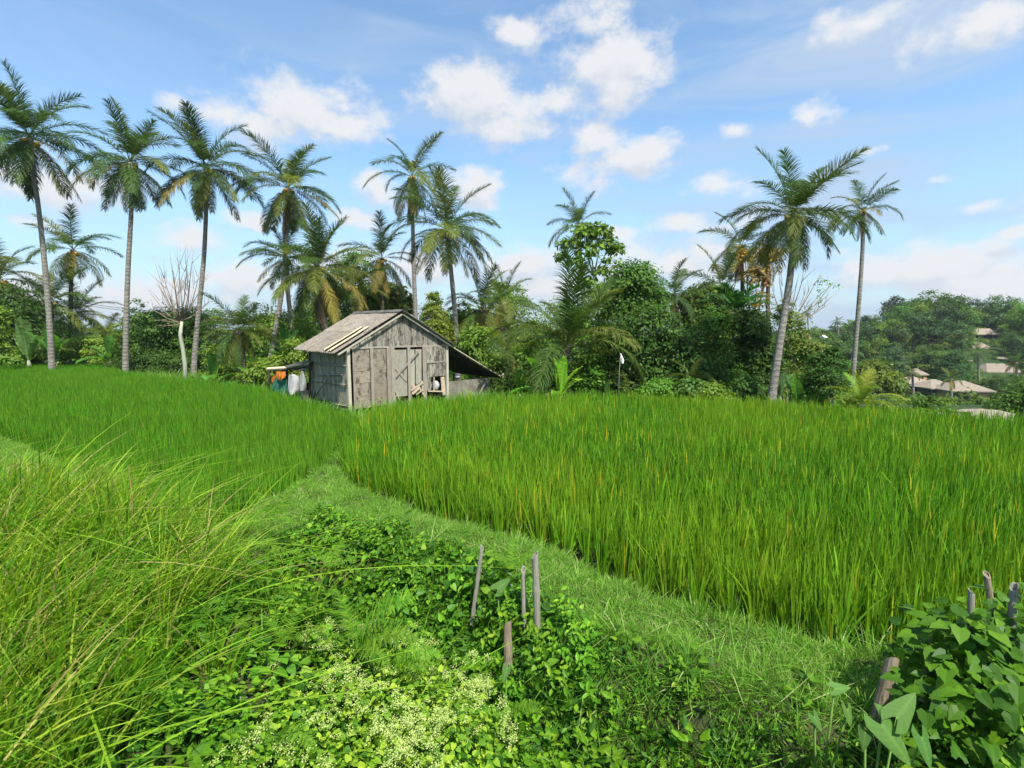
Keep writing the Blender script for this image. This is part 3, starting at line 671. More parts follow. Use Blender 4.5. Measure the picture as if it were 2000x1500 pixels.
def palm(label, cpx, cpy, rpx, trunk, d, n=24, name='coconut_palm', group='coconut palms around the rice fields', lo=-60, hi=79, cols=None, yellow=.25, dead=1, seed=0, scale=None, mat='palmbark', rtop=.095, rbase=.15, nuts=True, skirt=0, bias=None, lean=(0, 0)):
    r = random.Random(seed * 31 + 5); cols = cols or (GREEN, BLUE, OLIVE)
    S = scale or rpx * d / F / 3.2
    C = at(cpx, cpy, d)
    base, Pp, V, Fc = trunk_from_px([(cpx, cpy)] + trunk, d, rtop, rbase, 'trunk', M[mat], None)
    t = thing(name, label, 'palm tree', tuple(base), group)
    obj('trunk', pmesh('trunk', V, Fc, M[mat], True), t)
    top = Vector(C - base)
    az = r.uniform(0, 6.28)
    n = int(n * 1.08)
    for i in range(n):
        f = (i + .5) / n
        el = hi + (lo - hi) * f ** 1.05 + r.gauss(0, 6); az += 2.39996 + r.gauss(0, .22)
        k = min(range(len(ELEVS)), key=lambda q: abs(ELEVS[q] - el))
        if bias is not None and math.cos(az - bias[0]) < 0 and r.random() < bias[1]: continue
        c = r.choice(cols)
        if f > .55 and r.random() < yellow * 1.6: c = r.choice((OLIVE, YEL, OLIVE))
        if f > .8 and r.random() < yellow: c = YEL
        j = r.uniform(.85, 1.15); c = tuple(x * j for x in c)
        o = obj('frond', FR[(k, r.randrange(3))], t, top, c); o.rotation_euler = (r.gauss(0, .12) + lean[0], r.gauss(0, .05) + lean[1], az)
        s = S * r.uniform(.85, 1.08) * (.96 if el > 40 else .96 if el > 5 else .9 if el > -30 else .8); o.scale = (s, s, s)
    for i in range(dead):
        o = obj('frond', FR[(10, i % 3)], t, top, DEAD); o['label'] = 'dead brown hanging frond'; o.rotation_euler = (0, 0, r.uniform(0, 6.28)); s = S * r.uniform(.45, .75); o.scale = (s * .5, s * .5, s)
    for i in range(skirt):
        o = obj('frond', FR[(10, i % 3)], t, top + Vector((0, 0, -.15 * S * (i % 4))), tuple(x * r.uniform(.5, 1) for x in DEAD)); o['label'] = 'dead brown hanging frond'; o.rotation_euler = (0, 0, r.uniform(0, 6.28)); s = S * r.uniform(.5, .9); o.scale = (s * .6, s * .6, s)
    if nuts:
        nutp = 1
        V = []; Fc = []
        for i in range(7):
            a = r.uniform(0, 6.28); c = np.array((math.cos(a) * .26, math.sin(a) * .26, r.uniform(-.35, -.05))) * S
            v, f = tube([c + np.array((0, 0, z)) * S for z in (-.13, -.09, 0, .09, .13)], np.array([.03, .1, .125, .09, .02]) * S, 8); o_ = len(V); V += v; Fc += [tuple(x + o_ for x in q) for q in f]
        obj('coconuts', pmesh('coconuts', V, Fc, M['coconut'], True), t, top)['kind'] = 'stuff'
    return t
palm('tallest palm at the left edge, its crown cut off by the frame', 58, 270, 122, [(62, 320), (75, 400), (88, 520), (98, 640), (100, 695)], 27, 30, seed=1, yellow=.15, cols=(GREEN, BLUE))
palm('second tall palm from the left, with fronds hanging close round its trunk', 254, 318, 108, [(258, 395), (250, 520), (246, 640), (245, 728)], 27, 32, seed=2, yellow=.22, lo=-72)
palm('third tall palm from the left, leaning behind the bare white tree', 402, 330, 108, [(404, 380), (399, 500), (385, 640), (378, 722)], 28, 28, seed=3, yellow=.3, lo=-50)
palm('tall palm with a dark thick crown, directly left of the hut', 563, 368, 100, [(562, 430), (553, 560), (537, 650), (525, 718)], 29, 28, seed=4, yellow=.2, lo=-62, mat='palmbark', skirt=6)
palm('small slim palm with orange-tinged fronds between the two tallest left palms', 143, 488, 84, [(139, 540), (138, 600), (138, 655)], 38, 18, seed=5, yellow=.5, lo=-55, skirt=3, rtop=.12, rbase=.16, mat='darkbark')
palm('thin palm whose narrow crown tops the pair behind the hut roof', 805, 345, 86, [(806, 430), (808, 520), (812, 625)], 31, 20, seed=6, yellow=.25, lo=-70, skirt=6, rtop=.11)
palm('big full palm rising behind the right side of the hut roof', 872, 448, 116, [(880, 520), (888, 600), (893, 690)], 24, 30, seed=7, yellow=.35, lo=-55, cols=(GREEN, BLUE, OLIVE), dead=0)
palm('bushy green palm just behind the hut roof ridge, left side', 622, 525, 112, [(620, 570), (628, 620), (636, 650)], 26, 30, seed=8, yellow=.2, lo=-62, skirt=4, rtop=.2, rbase=.2, mat='darkbark', cols=(GREEN, OLIVE))
palm('half hidden palm with fronds reaching left of the dark crown', 558, 505, 82, [(563, 580), (570, 640), (580, 705)], 30, 17, seed=9, yellow=.3, lo=-50, rtop=.12, rbase=.15)
palm('ragged palm with a skirt of dead fronds above the hut ridge', 746, 505, 82, [(747, 560), (747, 615)], 33, 18, seed=10, yellow=.3, lo=-72, skirt=14, mat='darkbark')
palm('low rounded palm behind the rice, right of the bare white tree', 466, 645, 82, [(470, 690), (476, 748)], 23, 26, seed=11, yellow=.25, lo=-62, rtop=.17, rbase=.2, mat='darkbark', nuts=False, skirt=2)
palm('young stemless-looking palm with huge upright fronds by the bright bananas', 1108, 672, 158, [(1100, 710), (1095, 760)], 19.5, 17, scale=None, seed=12, yellow=0, lo=8, hi=77, rtop=.2, rbase=.24, mat='darkbark', nuts=False, cols=(GREEN, (.08, .12, .025), OLIVE), dead=0)
palm('palm crown poking out above the loose-leaved tree in the middle', 1130, 440, 66, [(1135, 520), (1140, 600)], 32, 17, seed=13, yellow=.2, lo=-45)
palm('feathery palm rising out of the dark green thicket', 1316, 575, 72, [(1328, 640), (1335, 720)], 26, 17, seed=14, yellow=.15, lo=-40, skirt=4, mat='darkbark', cols=(BLUE, GREEN), nuts=False)
palm('palm left of the tallest right palm, with its fronds bent leftwards', 1408, 560, 82, [(1412, 620), (1415, 700)], 28, 18, seed=15, yellow=.2, lo=-50, skirt=8, mat='darkbark')
palm('dark palm tucked behind the left fronds of the tallest right palm', 1448, 480, 78, [(1450, 560), (1450, 640)], 30, 18, seed=16, yellow=.2, lo=-60, skirt=6, mat='darkbark')
palm('largest palm on the right, leaning trunk and wide sunlit crown', 1548, 422, 128, [(1551, 470), (1541, 560), (1521, 680), (1506, 785)], 17.2, 30, seed=41, yellow=.3, lo=-52, dead=1)
palm('tall thin palm with a small sparse crown at the far right', 1684, 412, 66, [(1686, 470), (1680, 560), (1672, 660), (1666, 732)], 30, 17, seed=18, yellow=.2, lo=-50, dead=3, rtop=.10, rbase=.15)
palm('young yellow-green palm sprouting straight from the ground at right', 1683, 790, 78, [(1683, 812)], 15.5, 13, name='young_palm', seed=19, yellow=.0, lo=10, hi=84, cols=(YG, (.26, .30, .04), (.15, .26, .03)), nuts=False, dead=0, rtop=.08, rbase=.1)
palm('dark palm half cut off by the left edge', 0, 545, 95, [(2, 620), (4, 690)], 33, 20, seed=20, yellow=.3, lo=-55)
palm('olive palm behind the trunk of the tallest left palm', 98, 590, 80, [(100, 640), (102, 680)], 36, 20, seed=21, yellow=.5, lo=-50, cols=(OLIVE, GREEN))
palm('feathery palm behind the small slim palm at left', 150, 615, 74, [(150, 650), (150, 690)], 40, 18, seed=22, yellow=.3, lo=-35, cols=(OLIVE, GREEN), nuts=False)
palm('small yellow-green palm beside the far green terrace', 208, 652, 46, [(208, 680), (208, 700)], 38, 16, seed=23, yellow=.3, lo=-30, cols=(YG, OLIVE), nuts=False)
palm('palm with golden drooping fronds and a dark thick trunk right of the hut', 940, 605, 88, [(938, 660), (935, 740)], 25, 20, seed=24, yellow=.55, lo=-60, mat='darkbark', rtop=.3, rbase=.36, skirt=6, cols=(OLIVE, GREEN))
palm('palm showing above the greenery between hut and middle tree', 985, 590, 72, [(985, 650), (985, 720)], 30, 17, seed=25, yellow=.3, lo=-40, cols=(OLIVE, GREEN), nuts=False)
palm('low fan of palm fronds beside the lean-to end', 985, 690, 82, [(985, 720), (985, 775)], 23, 16, seed=26, yellow=.45, lo=-50, hi=70, cols=(GREEN, OLIVE, YG), nuts=False, mat='darkbark')
palm('brown ragged palm left of the sunlit one, hung with dead fronds', 1500, 500, 60, [(1500, 560), (1500, 700)], 29, 9, seed=27, yellow=.8, lo=-70, skirt=22, mat='darkbark', cols=(OLIVE, YEL), nuts=False)
palm('dense dark palm tangled in vines behind the hut roof', 692, 560, 78, [(694, 610), (696, 650)], 30, 16, seed=28, yellow=.3, lo=-70, skirt=16, mat='darkbark')
palm('palm frond cluster low in the thicket by the shaggy trunks', 1350, 740, 50, [(1350, 760), (1350, 790)], 19, 10, seed=29, yellow=.6, lo=0, hi=70, cols=(OLIVE,), nuts=False, dead=0)

# areca palm with slender pale trunk
def areca(cpx, cpy, rpx, d, trunk, label):
    S = rpx * d / F / 1.9
    base, Pp, V, Fc = trunk_from_px([(cpx, cpy)] + trunk, d, .06, .08, 'trunk', M['palebark'], None)
    t = thing('areca_palm', label, 'palm tree', tuple(base)); obj('trunk', pmesh('trunk', V, Fc, M['palebark'], True), t)
    r = random.Random(3); top = Vector(at(cpx, cpy, d) - base)
    for i in range(13):
        me = AF[i % 4]; o = obj('frond', me, t, top, (.04, .13, .03)); o.rotation_euler = (0, -R(r.uniform(-12, 30)), i * 2.4); o.scale = (S,) * 3
AF = [frond_mesh('areca_frond', 2.1, 55 - 8 * i, 60, 700 + i, M['palm'], nl=26, ll=.75, lw=.09, a0=60, a1=30, droop=.3, vee=.35) for i in range(4)]
areca(1436, 610, 62, 22, [(1430, 680), (1427, 778)], 'areca palm with dark fresh fronds on a slender pale ringed trunk')

# ---------------------------------------------------------------- broadleaf trees
def crown_mesh(name, blobs, n, size, seed, T=DIAMOND, clump=.24, nper=34, flat=.5):
    r = np.random.default_rng(seed); blobs = np.array(blobs, float)
    vol = blobs[:, 3] * blobs[:, 4] * blobs[:, 5]; wgt = vol ** .7; wgt /= wgt.sum()
    nc = max(6, n // nper); bi = r.choice(len(blobs), nc, p=wgt)
    dirs = norm(r.normal(0, 1, (nc, 3))); dirs[:, 2] = np.where(dirs[:, 2] < -.5, -dirs[:, 2], dirs[:, 2])
    rad = 1 - .55 * r.uniform(0, 1, nc) ** 2.0
    lump = r.uniform(.88, 1.12, nc)
    C = blobs[bi, :3] + dirs * blobs[bi, 3:6] * (rad * lump)[:, None]
    sg = blobs[bi, 3:6].min(1) * clump * r.uniform(.6, 1.3, nc)
    li = r.integers(0, nc, n); off = r.normal(0, 1, (n, 3)); off[:, 2] *= flat
    P = C[li] + off * sg[li][:, None]
    nn = norm(dirs[li] * .7 + norm(off) * .5 + np.array((0, 0, .5)) + r.normal(0, .45, (n, 3)))
    d = norm(dirs[li] + r.normal(0, .6, (n, 3)) + np.array((0, 0, -.5)))
    cv = r.uniform(0, .5, nc)
    Q = stamp(T, P, frames(nn, d), size * r.uniform(.6, 1.3, n)); v = np.repeat(np.clip(cv[li] + r.uniform(0, .5, n), 0, 1), len(T))
    return qmesh(name, Q, v, M['tree'])
def tree(label, boxes, d, n, size, col, seed, name='broadleaf_tree', cat='tree', trunk=None, group=None, T=DIAMOND, clump=.24, tr=.1, depth=1.0, mat='bark', nper=34, flat=.5):
    """boxes: (cx, cy, rx, ry) in the picture at distance d -> ellipsoids standing there"""
    bl = []
    r = random.Random(seed)
    for (cx, cy, rx, ry) in boxes:
        c = at(cx, cy, d + r.uniform(-.4, .4)); bl.append([c[0], c[1], c[2], rx * d / F, max(rx, ry * .6) * d / F * depth, ry * d / F])
    bl = np.array(bl); bx = float(np.average(bl[:, 0], weights=bl[:, 3])); by = d
    if trunk: q = at(trunk[-1][0], trunk[-1][1], d); bx, by = float(q[0]), d
    gz = h1(bx, by); base = np.array((bx, by, gz)); bl[:, :3] -= base
    t = thing(name, label, cat, tuple(base), group)
    obj('foliage', crown_mesh('foliage', bl, int(n * (1.7 if T is DIAMOND else 1)), size * (1.25 if T is DIAMOND else 1), seed, T, clump, nper=nper, flat=flat), t, color=col)
    segs = []
    top = bl[:, :3].copy(); zc = float(np.mean(top[:, 2])) * .45
    if trunk: pts = [at(a, b_, d) - base for a, b_ in trunk][::-1]; pts = [np.array((pts[0][0], 0, -.2))] + pts
    else: pts = [np.array((0, 0, -.2)), np.array((r.uniform(-.1, .1), 0, max(zc, .2)))]
    segs.append((pts, np.linspace(tr, tr * .7, len(pts)), 7))
    for q in top[:8]:
        a = pts[-1]; m = (a + q) / 2 + np.array((r.uniform(-.15, .15), 0, .12)); segs.append(([a, m, q], [tr * .6, tr * .4, tr * .15], 5))
    obj('trunk', tubes_mesh('trunk', segs, M[mat]), t)
    return t
TD = (.066, .138, .020); TM = (.11, .195, .026); TL = (.16, .255, .032); TY = (.21, .26, .03); TVD = (.052, .112, .018)
tree('big dark tree at the left edge behind the bananas', [(20, 620, 70, 60), (60, 650, 60, 50), (-30, 640, 60, 70), (10, 690, 60, 30)], 31, 7000, .17, TVD, 1, trunk=[(30, 640), (30, 700)])
tree('ivy-wrapped bright green column at the left edge', [(3, 640, 14, 40), (3, 680, 15, 30)], 26, 1800, .10, TL, 2, name='ivy_column', cat='plant')
tree('dark round leafy tree behind the bare white tree', [(330, 650, 55, 45), (365, 635, 40, 35), (290, 680, 50, 35), (380, 690, 40, 45), (310, 630, 25, 20)], 31, 8500, .13, TD, 3)
tree('dark spreading shrub at the foot of the second tall palm', [(300, 708, 60, 26), (350, 712, 60, 26), (255, 715, 45, 16), (395, 712, 30, 22)], 29.5, 7000, .11, TVD, 4, name='shrub', cat='shrub')
tree('light green bush between the left palms', [(120, 690, 40, 22), (170, 680, 40, 24), (220, 690, 40, 26), (185, 705, 60, 16)], 31, 5500, .13, TL, 5, name='shrub', cat='shrub')
tree('yellowish bush beside the far green terrace', [(228, 680, 30, 28), (250, 700, 26, 18)], 33, 2200, .12, TY, 6, name='shrub', cat='shrub')
tree('mixed green thicket between the low round palm and the hut', [(520, 640, 40, 40), (560, 660, 50, 50), (600, 650, 40, 50), (500, 700, 50, 30), (540, 700, 40, 26)], 31, 7500, .13, TM, 7)
tree('tall leafy vine-draped tree above the hut roof', [(680, 570, 50, 50), (720, 590, 40, 40), (650, 590, 30, 36), (700, 520, 30, 30)], 35, 5500, .15, TD, 8, trunk=[(690, 600), (692, 660)])
tree('cone-shaped yellow-green tree right of the hut ridge', [(848, 592, 14, 22), (848, 620, 24, 26), (850, 660, 32, 34)], 22, 5500, .09, (.12, .16, .02), 9, name='conical_tree')
tree('broad tree with rounded crown behind the golden palm', [(985, 575, 36, 26), (1000, 620, 45, 40), (950, 640, 40, 40), (1020, 680, 40, 50)], 36, 5500, .15, TM, 10)
tree('loose tree with big glossy leaves standing over the young palm', [(1140, 455, 22, 14), (1172, 452, 16, 12), (1192, 478, 24, 12), (1112, 478, 22, 10), (1205, 492, 14, 9), (1190, 515, 20, 10), (1150, 490, 24, 12), (1130, 515, 20, 12), (1100, 505, 12, 9), (1165, 535, 22, 12), (1180, 570, 26, 14), (1145, 560, 20, 14)], 25, 2300, .25, TM, 11, T=ELLIP, trunk=[(1160, 540), (1170, 600), (1172, 700)], clump=.45, nper=16, mat='palebark', tr=.08)
tree('small-leaved slim tree in front of the dark thicket', [(1200, 600, 36, 36), (1180, 640, 40, 40)], 27, 3500, .11, TL, 12)
tree('tall dark tree with a domed top in the thicket', [(1235, 555, 46, 38), (1225, 600, 50, 40), (1265, 590, 36, 34)], 22.5, 7500, .13, TD, 13, T=DIAMOND)
tree('widest dark green tree reaching down to the rice', [(1260, 650, 70, 50), (1230, 710, 60, 50), (1310, 690, 60, 50), (1290, 740, 80, 36), (1350, 730, 50, 46)], 20.5, 13000, .12, TVD, 14)
tree('mid green leafy mass behind the young palm', [(1050, 680, 50, 50), (1020, 720, 50, 36), (1110, 640, 50, 50), (1160, 690, 50, 60), (1090, 730, 80, 30)], 24, 9000, .12, TM, 15)
tree('vine-hung tree wrapped around shaggy trunks', [(1395, 640, 32, 40), (1400, 700, 34, 40), (1415, 740, 36, 36), (1380, 740, 40, 34)], 21, 6000, .10, TD, 16, mat='darkbark')
tree('dark glossy tree left of the leaning palm trunk', [(1465, 640, 36, 36), (1480, 690, 40, 46), (1460, 740, 46, 40), (1500, 730, 26, 46)], 21.0, 9000, .12, TVD, 17)
tree('tree with bright yellow leaves among the dead palm fronds', [(1478, 545, 16, 24), (1455, 505, 14, 16), (1500, 500, 22, 14), (1485, 590, 16, 20)], 27, 1100, .15, (.27, .20, .04), 18, clump=.5, nper=20)
tree('scrubby yellow-green bushes right of the leaning palm trunk', [(1545, 650, 26, 40), (1560, 700, 34, 40), (1550, 750, 40, 30), (1530, 610, 16, 26), (1590, 700, 26, 30)], 24, 5500, .11, (.12, .17, .03), 19, name='shrub', cat='shrub')
tree('round glossy dark bush with a bright top, beside the young palm', [(1615, 715, 30, 28), (1612, 750, 36, 32), (1625, 690, 18, 12)], 17.5, 6500, .10, (.05, .12, .02), 20, name='shrub', cat='shrub', T=ELLIP)
tree('bush behind the lean-to end', [(925, 690, 36, 50), (955, 730, 40, 40), (1000, 750, 50, 24)], 22, 5500, .11, TM, 21, name='shrub', cat='shrub')
tree('leafy shrub behind the green tarpaulin shelter', [(545, 715, 30, 20), (510, 728, 34, 18), (585, 690, 26, 26)], 22, 4000, .11, TL, 22, name='shrub', cat='shrub')
tree('low green weeds at the right end of the rice', [(1740, 808, 50, 12), (1800, 812, 60, 10), (1860, 808, 30, 8)], 14.5, 3500, .08, TM, 23, name='shrub', cat='shrub')
tree('big dark bush in the bottom of the valley at the right edge', [(1985, 790, 34, 26), (1955, 800, 26, 18), (2030, 780, 40, 40)], 24, 4200, .12, TD, 24, name='shrub', cat='shrub')
tree('weedy bush along the field edge left of the bananas', [(450, 730, 40, 16), (430, 700, 26, 26)], 25, 3000, .11, TL, 25, name='shrub', cat='shrub')

for i, (px, py, rx, ry, d_, c_, lab) in enumerate([
    (1005, 745, 40, 26, 20, TM, 'weedy shrub right of the lean-to cloth'), (1060, 755, 44, 22, 20.5, TL, 'light low shrub behind the lime banana'),
    (1150, 755, 46, 24, 19.5, TM, 'low shrub right of the lime banana'), (1215, 762, 44, 22, 18.5, TVD, 'dark low shrub behind the white strip pole'),
    (1275, 765, 44, 22, 18.2, TM, 'shrub with mixed leaves at the middle of the thicket foot'), (1335, 765, 46, 24, 18.3, TD, 'low shrub under the feathery palm'),
    (1395, 768, 40, 24, 18, TM, 'shrub at the foot of the vine-wrapped trunks'), (1455, 765, 44, 26, 18.6, TD, 'dark shrub between areca trunk and leaning palm'),
    (1515, 750, 34, 34, 21, TM, 'shrub behind the foot of the leaning palm'), (1380, 600, 40, 40, 27, TD, 'dark leafy mass under the leftward palm'),
    (1440, 650, 50, 50, 27.5, TM, 'leafy mass behind the areca palm'), (1330, 640, 46, 50, 27, TD, 'leafy mass below the feathery palm'),
    (1175, 720, 60, 46, 26, TD, 'dark leafy mass right of the young palm'), (900, 640, 36, 50, 27, TM, 'leafy tree behind the big palm trunk'),
    (770, 590, 50, 36, 36, TM, 'tree top showing over the hut ridge'), (640, 620, 50, 36, 36, TM, 'tree behind the bushy palm trunk'),
    (460, 690, 60, 34, 32, TM, 'green mass behind the low round palm'), (430, 735, 40, 18, 24, TL, 'low bright shrub at the foot of the banana sprout'),
    (30, 700, 40, 24, 30, TM, 'shrub among the grey-green banana leaves'), (495, 740, 40, 20, 23.5, TM, 'low shrub left of the tin shelter'),
    (1535, 700, 40, 50, 27, TM, 'leafy mass right of the leaning palm trunk'), (1575, 770, 36, 18, 18.5, TL, 'bright low weeds left of the round glossy bush'),
    (1640, 775, 30, 18, 19, TM, 'low shrub behind the young yellow-green palm'),
    (560, 735, 44, 26, 25, TM, 'greenery visible behind the tin shelter'), (1700, 740, 50, 40, 48, TM, 'leafy mass at the foot of the far thin palm')]):
    q_ = random.Random(i * 7 + 1); ry *= q_.uniform(.6, 1.5); rx *= q_.uniform(.75, 1.2); px += q_.uniform(-14, 14)
    tree(lab, [(px, py, rx * .6, ry), (px - rx * .6, py + ry * q_.uniform(.2, .7), rx * .45, ry * q_.uniform(.4, .9)), (px + rx * .6, py + ry * q_.uniform(.2, .7), rx * .45, ry * q_.uniform(.4, .9))], d_, 3200, .115 * d_ / 20 * q_.choice((.8, 1, 1.4)), tuple(k_ * q_.uniform(.8, 1.3) for k_ in c_), 200 + i, clump=q_.choice((.24, .34, .45)), nper=q_.choice((18, 34)), name='shrub', cat='shrub', group='shrubs under the trees beyond the rice')
# row of distant trees closing the view on the left and middle
far_kinds = []
for k in range(7):
    r_ = random.Random(k); bl = [(r_.uniform(-1.6, 1.6), r_.uniform(-1.4, 1.4), 3.6 + r_.uniform(-1.3, 1.8), r_.uniform(1.4, 2.3), r_.uniform(1.4, 2.3), r_.uniform(1.1, 2.0)) for _ in range(6)] + [(0, 0, 2.0, 2.0, 2.0, 1.8)]
    far_kinds.append(crown_mesh('foliage', bl, 3000, .36, 900 + k, clump=.26, nper=60))
trunk_far = tubes_mesh('trunk', [([(0, 0, -1), (.1, 0, 2), (0, .1, 4)], [.22, .18, .1], 6)], M['bark'])
def far_tree(x, y, s, col, label, group, r):
    z = h1(x, y); t = thing('broadleaf_tree', label, 'tree', (x, y, z - .2), group, r.uniform(0, 6.28))
    t.scale = (s * r.uniform(.85, 1.15), s * r.uniform(.85, 1.15), s * r.uniform(.85, 1.2))
    obj('foliage', r.choice(far_kinds), t, color=col); obj('trunk', trunk_far, t)
r = random.Random(44)
for i in range(46):
    px = -120 + i * 36 + r.uniform(-14, 14); d = r.uniform(62, 100); p = at(px, 640, d)
    c = r.choice((TD, TM, TM, (.07, .12, .03)))
    LMK = [(60, 'the tallest left palm'), (143, 'the small slim palm'), (250, 'the second tall palm'), (330, 'the dark round tree'), (400, 'the third tall palm'), (470, 'the low round palm'), (540, 'the palm left of the hut'), (620, 'the bushy palm over the hut'), (740, 'the ragged palm over the ridge'), (850, 'the cone-shaped tree'), (940, 'the golden palm'), (1000, 'the radio mast'), (1100, 'the young fan palm'), (1180, 'the loose glossy tree'), (1250, 'the domed thicket tree'), (1330, 'the feathery thicket palm'), (1420, 'the areca palm'), (1500, 'the brown ragged palm'), (1590, 'the bare branches')]
    lm = min(LMK, key=lambda q: abs(q[0] - px))[1]
    far_tree(float(p[0]), d, r.uniform(.55, .9), c, '%s distant tree glimpsed behind %s' % ('dark' if c is TD else 'pale' if c[0] > .065 else 'mid green', lm), 'distant trees beyond the palms', r)

# ---------------------------------------------------------------- bananas
def banana_leaf(name, L, e0, bend, seed, w=.62):
    r = np.random.default_rng(seed); K = 9; s = np.linspace(0, 1, K); e = np.radians(e0 - bend * s ** 1.4)
    T = np.stack([np.cos(e), 0 * e, np.sin(e)], -1); P = np.concatenate([np.zeros((1, 3)), np.cumsum((T[:-1] + T[1:]) / 2 * L / (K - 1), 0)])
    Nn = np.stack([-np.sin(e), 0 * e, np.cos(e)], -1); wd = w * np.interp(s, [0, .14, .2, .5, .85, 1], [.04, .06, .6, 1, .75, .05]) / 2
    Q = []; v = []
    for sd in (-1, 1):
        S = norm(np.array((0, sd, 0.0)) * np.ones((K, 1)) + Nn * .35)
        edge = P + S * wd[:, None]
        m = 3
        for i in range(K - 1):
            for j in range(m):
                a, c = j / m, (j + 1) / m - (.04 if r.random() < .35 else 0)
                p0 = P[i] * (1 - a) + P[i + 1] * a; p1 = P[i] * (1 - c) + P[i + 1] * c; e0_ = edge[i] * (1 - a) + edge[i + 1] * a; e1_ = edge[i] * (1 - c) + edge[i + 1] * c
                j_ = np.array((0, 0, r.normal(0, .02))); Q.append([p0, e0_ + j_, e1_ + j_, p1]); v.append(r.uniform(.2, .9))
    Q = np.concatenate([np.array(Q), ribbons(P[None], (.05 * (1 - s * .8))[None], np.tile(np.array((0, 1.0, 0)), (1, K, 1)))]); v = v + [1.0] * (K - 1)
    return qmesh(name, Q, v, M['banana'])
BL = [banana_leaf('banana_leaf', 1.9, e, bd, 800 + i) for i, (e, bd) in enumerate([(84, 12), (72, 40), (58, 60), (42, 75), (25, 70), (65, 30)])]
def banana(label, px, py, d, hpx, n, seed, cols=((.10, .24, .03), (.15, .30, .03)), zs=None):
    r = random.Random(seed); p = at(px, py, d); z = h1(float(p[0]), d) if zs is None else zs
    z = max(z, p[2] - 1.2) if False else z
    hh = hpx * d / F; S = hh / 1.45
    stem = max(.3, float(p[2]) - z - .12)
    t = thing('banana_plant', label, 'banana plant', (float(p[0]), d, z), 'banana plants around the fields')
    obj('stem', tubes_mesh('stem', [([(0, 0, -.1), (0.02, 0, stem * .6), (0, 0, stem)], [.11 * S, .09 * S, .05 * S], 8)], M['palebark']), t)
    for i in range(n):
        o = obj('leaf', BL[r.choice((0, 1, 5, 2, 3, 4)) if i else 0], t, (0, 0, stem - .05), r.choice(cols)); o.rotation_euler = (0, 0, R((-90, 80, 10, 170, -50, 230, 130, -10)[i % 8] + r.uniform(-25, 25))); o.scale = (S * r.uniform(.8, 1.15),) * 3
banana('bright lime banana plant at the rice edge below the young palm', 1095, 768, 17, 60, 8, 1, cols=((.17, .36, .03), (.24, .42, .04)))
banana('darker upright banana beside the lime one', 1068, 762, 18, 68, 6, 2, cols=((.07, .2, .03), (.10, .26, .03)))
banana('low banana with flat drooping leaves in front of the thicket', 1185, 772, 17.5, 36, 5, 3, cols=((.08, .19, .04),))
banana('cluster of grey-green banana leaves at far left', 55, 700, 29, 60, 8, 4, cols=((.12, .22, .07), (.16, .26, .08)))
banana('banana plant leaning beside the tallest left palm', 105, 700, 29, 52, 7, 5, cols=((.08, .2, .03),))
banana('broad-leaved banana near the far terrace', 215, 700, 30, 44, 7, 6, cols=((.07, .18, .03),))
banana('banana sprout with one upright bright leaf by the low round palm', 418, 742, 22.5, 52, 5, 7, cols=((.15, .32, .04), (.1, .24, .04)))
banana('banana leaves beside the low round palm trunk', 498, 745, 22, 48, 7, 8, cols=((.07, .2, .03),))
banana('banana plant in shade behind the shelter', 560, 690, 25, 56, 7, 9, cols=((.06, .17, .03),))
banana('banana plant left of the round glossy bush', 1560, 785, 18, 52, 7, 10, cols=((.10, .24, .04), (.07, .18, .04)))
banana('banana plant with grey leaf at the foot of the leaning palm', 1525, 770, 20, 44, 5, 11, cols=((.13, .2, .08),))
banana('banana shoots among the weeds by the lean-to', 1015, 765, 19, 40, 6, 12, cols=((.09, .22, .03),))

# ---------------------------------------------------------------- bare trees
def branches(base, tips, d, r0, seed, sub=3, name='branch', mat='twig', droop=0):
    r = random.Random(seed); segs = []
    for (tx, ty) in tips:
        q = np.array(at(tx, ty, d + r.uniform(-1.2, 1.2))); a = base[r.randrange(len(base))]
        m1 = a + (q - a) * .33 + np.array(((q - a)[0] * .10, 0, .0 - abs((q - a)[0]) * .04)); m2 = a + (q - a) * .66 + np.array(((q - a)[0] * .08, 0, .02))
        segs.append(([a, m1, m2, q], [r0, r0 * .75, r0 * .5, r0 * .15], 5))
        for k in range(sub):
            f = r.uniform(.3, .85); p = a + (q - a) * f; dr = norm((q - a) + np.array((r.gauss(0, .5), r.gauss(0, .5), .3)) * np.linalg.norm(q - a)); ln = np.linalg.norm(q - a) * r.uniform(.18, .4)
            segs.append(([p, p + dr * ln * .5 + np.array((0, 0, .03)), p + dr * ln], [r0 * .4, r0 * .28, r0 * .1], 4))
    return segs
d = 22.0
tb = np.array(at(355, 632, d)); g0 = np.array((float(at(360, 735, d)[0]), d, h1(float(at(360, 735, d)[0]), d)))
t = thing('bare_tree', 'leafless tree with a smooth white trunk, standing in the rice at left', 'tree', tuple(g0))
tp = [g0 + np.array((0, 0, -.3)), at(361, 710, d), at(357, 680, d), at(352, 655, d), at(355, 628, d)]
obj('trunk', tubes_mesh('trunk', [([p - g0 for p in tp], [.10, .09, .08, .08, .06], 10)], M['palebark']), t)
tips = [(298, 498), (312, 520), (285, 560), (290, 600), (310, 640), (330, 485), (345, 480), (352, 482), (366, 482), (378, 488), (392, 520), (400, 545), (408, 590), (300, 480 + 55), (322, 560), (388, 600), (372, 520), (338, 530), (415, 585), (296, 625)]
obj('branches', tubes_mesh('branches', [([p - g0 for p in s_[0]], s_[1], s_[2]) for s_ in branches([tb, tb + np.array((.08, 0, .15)), tb + np.array((-.1, 0, .05))], tips, d, .028, 5, 4)], M['twig']), t)
d = 25.0
tb = np.array(at(1535, 640, d)); g0 = np.array((tb[0], d, h1(tb[0], d)))
t = thing('bare_tree', 'leafless reddish-brown branches fanning out right of the leaning palm', 'tree', tuple(g0))
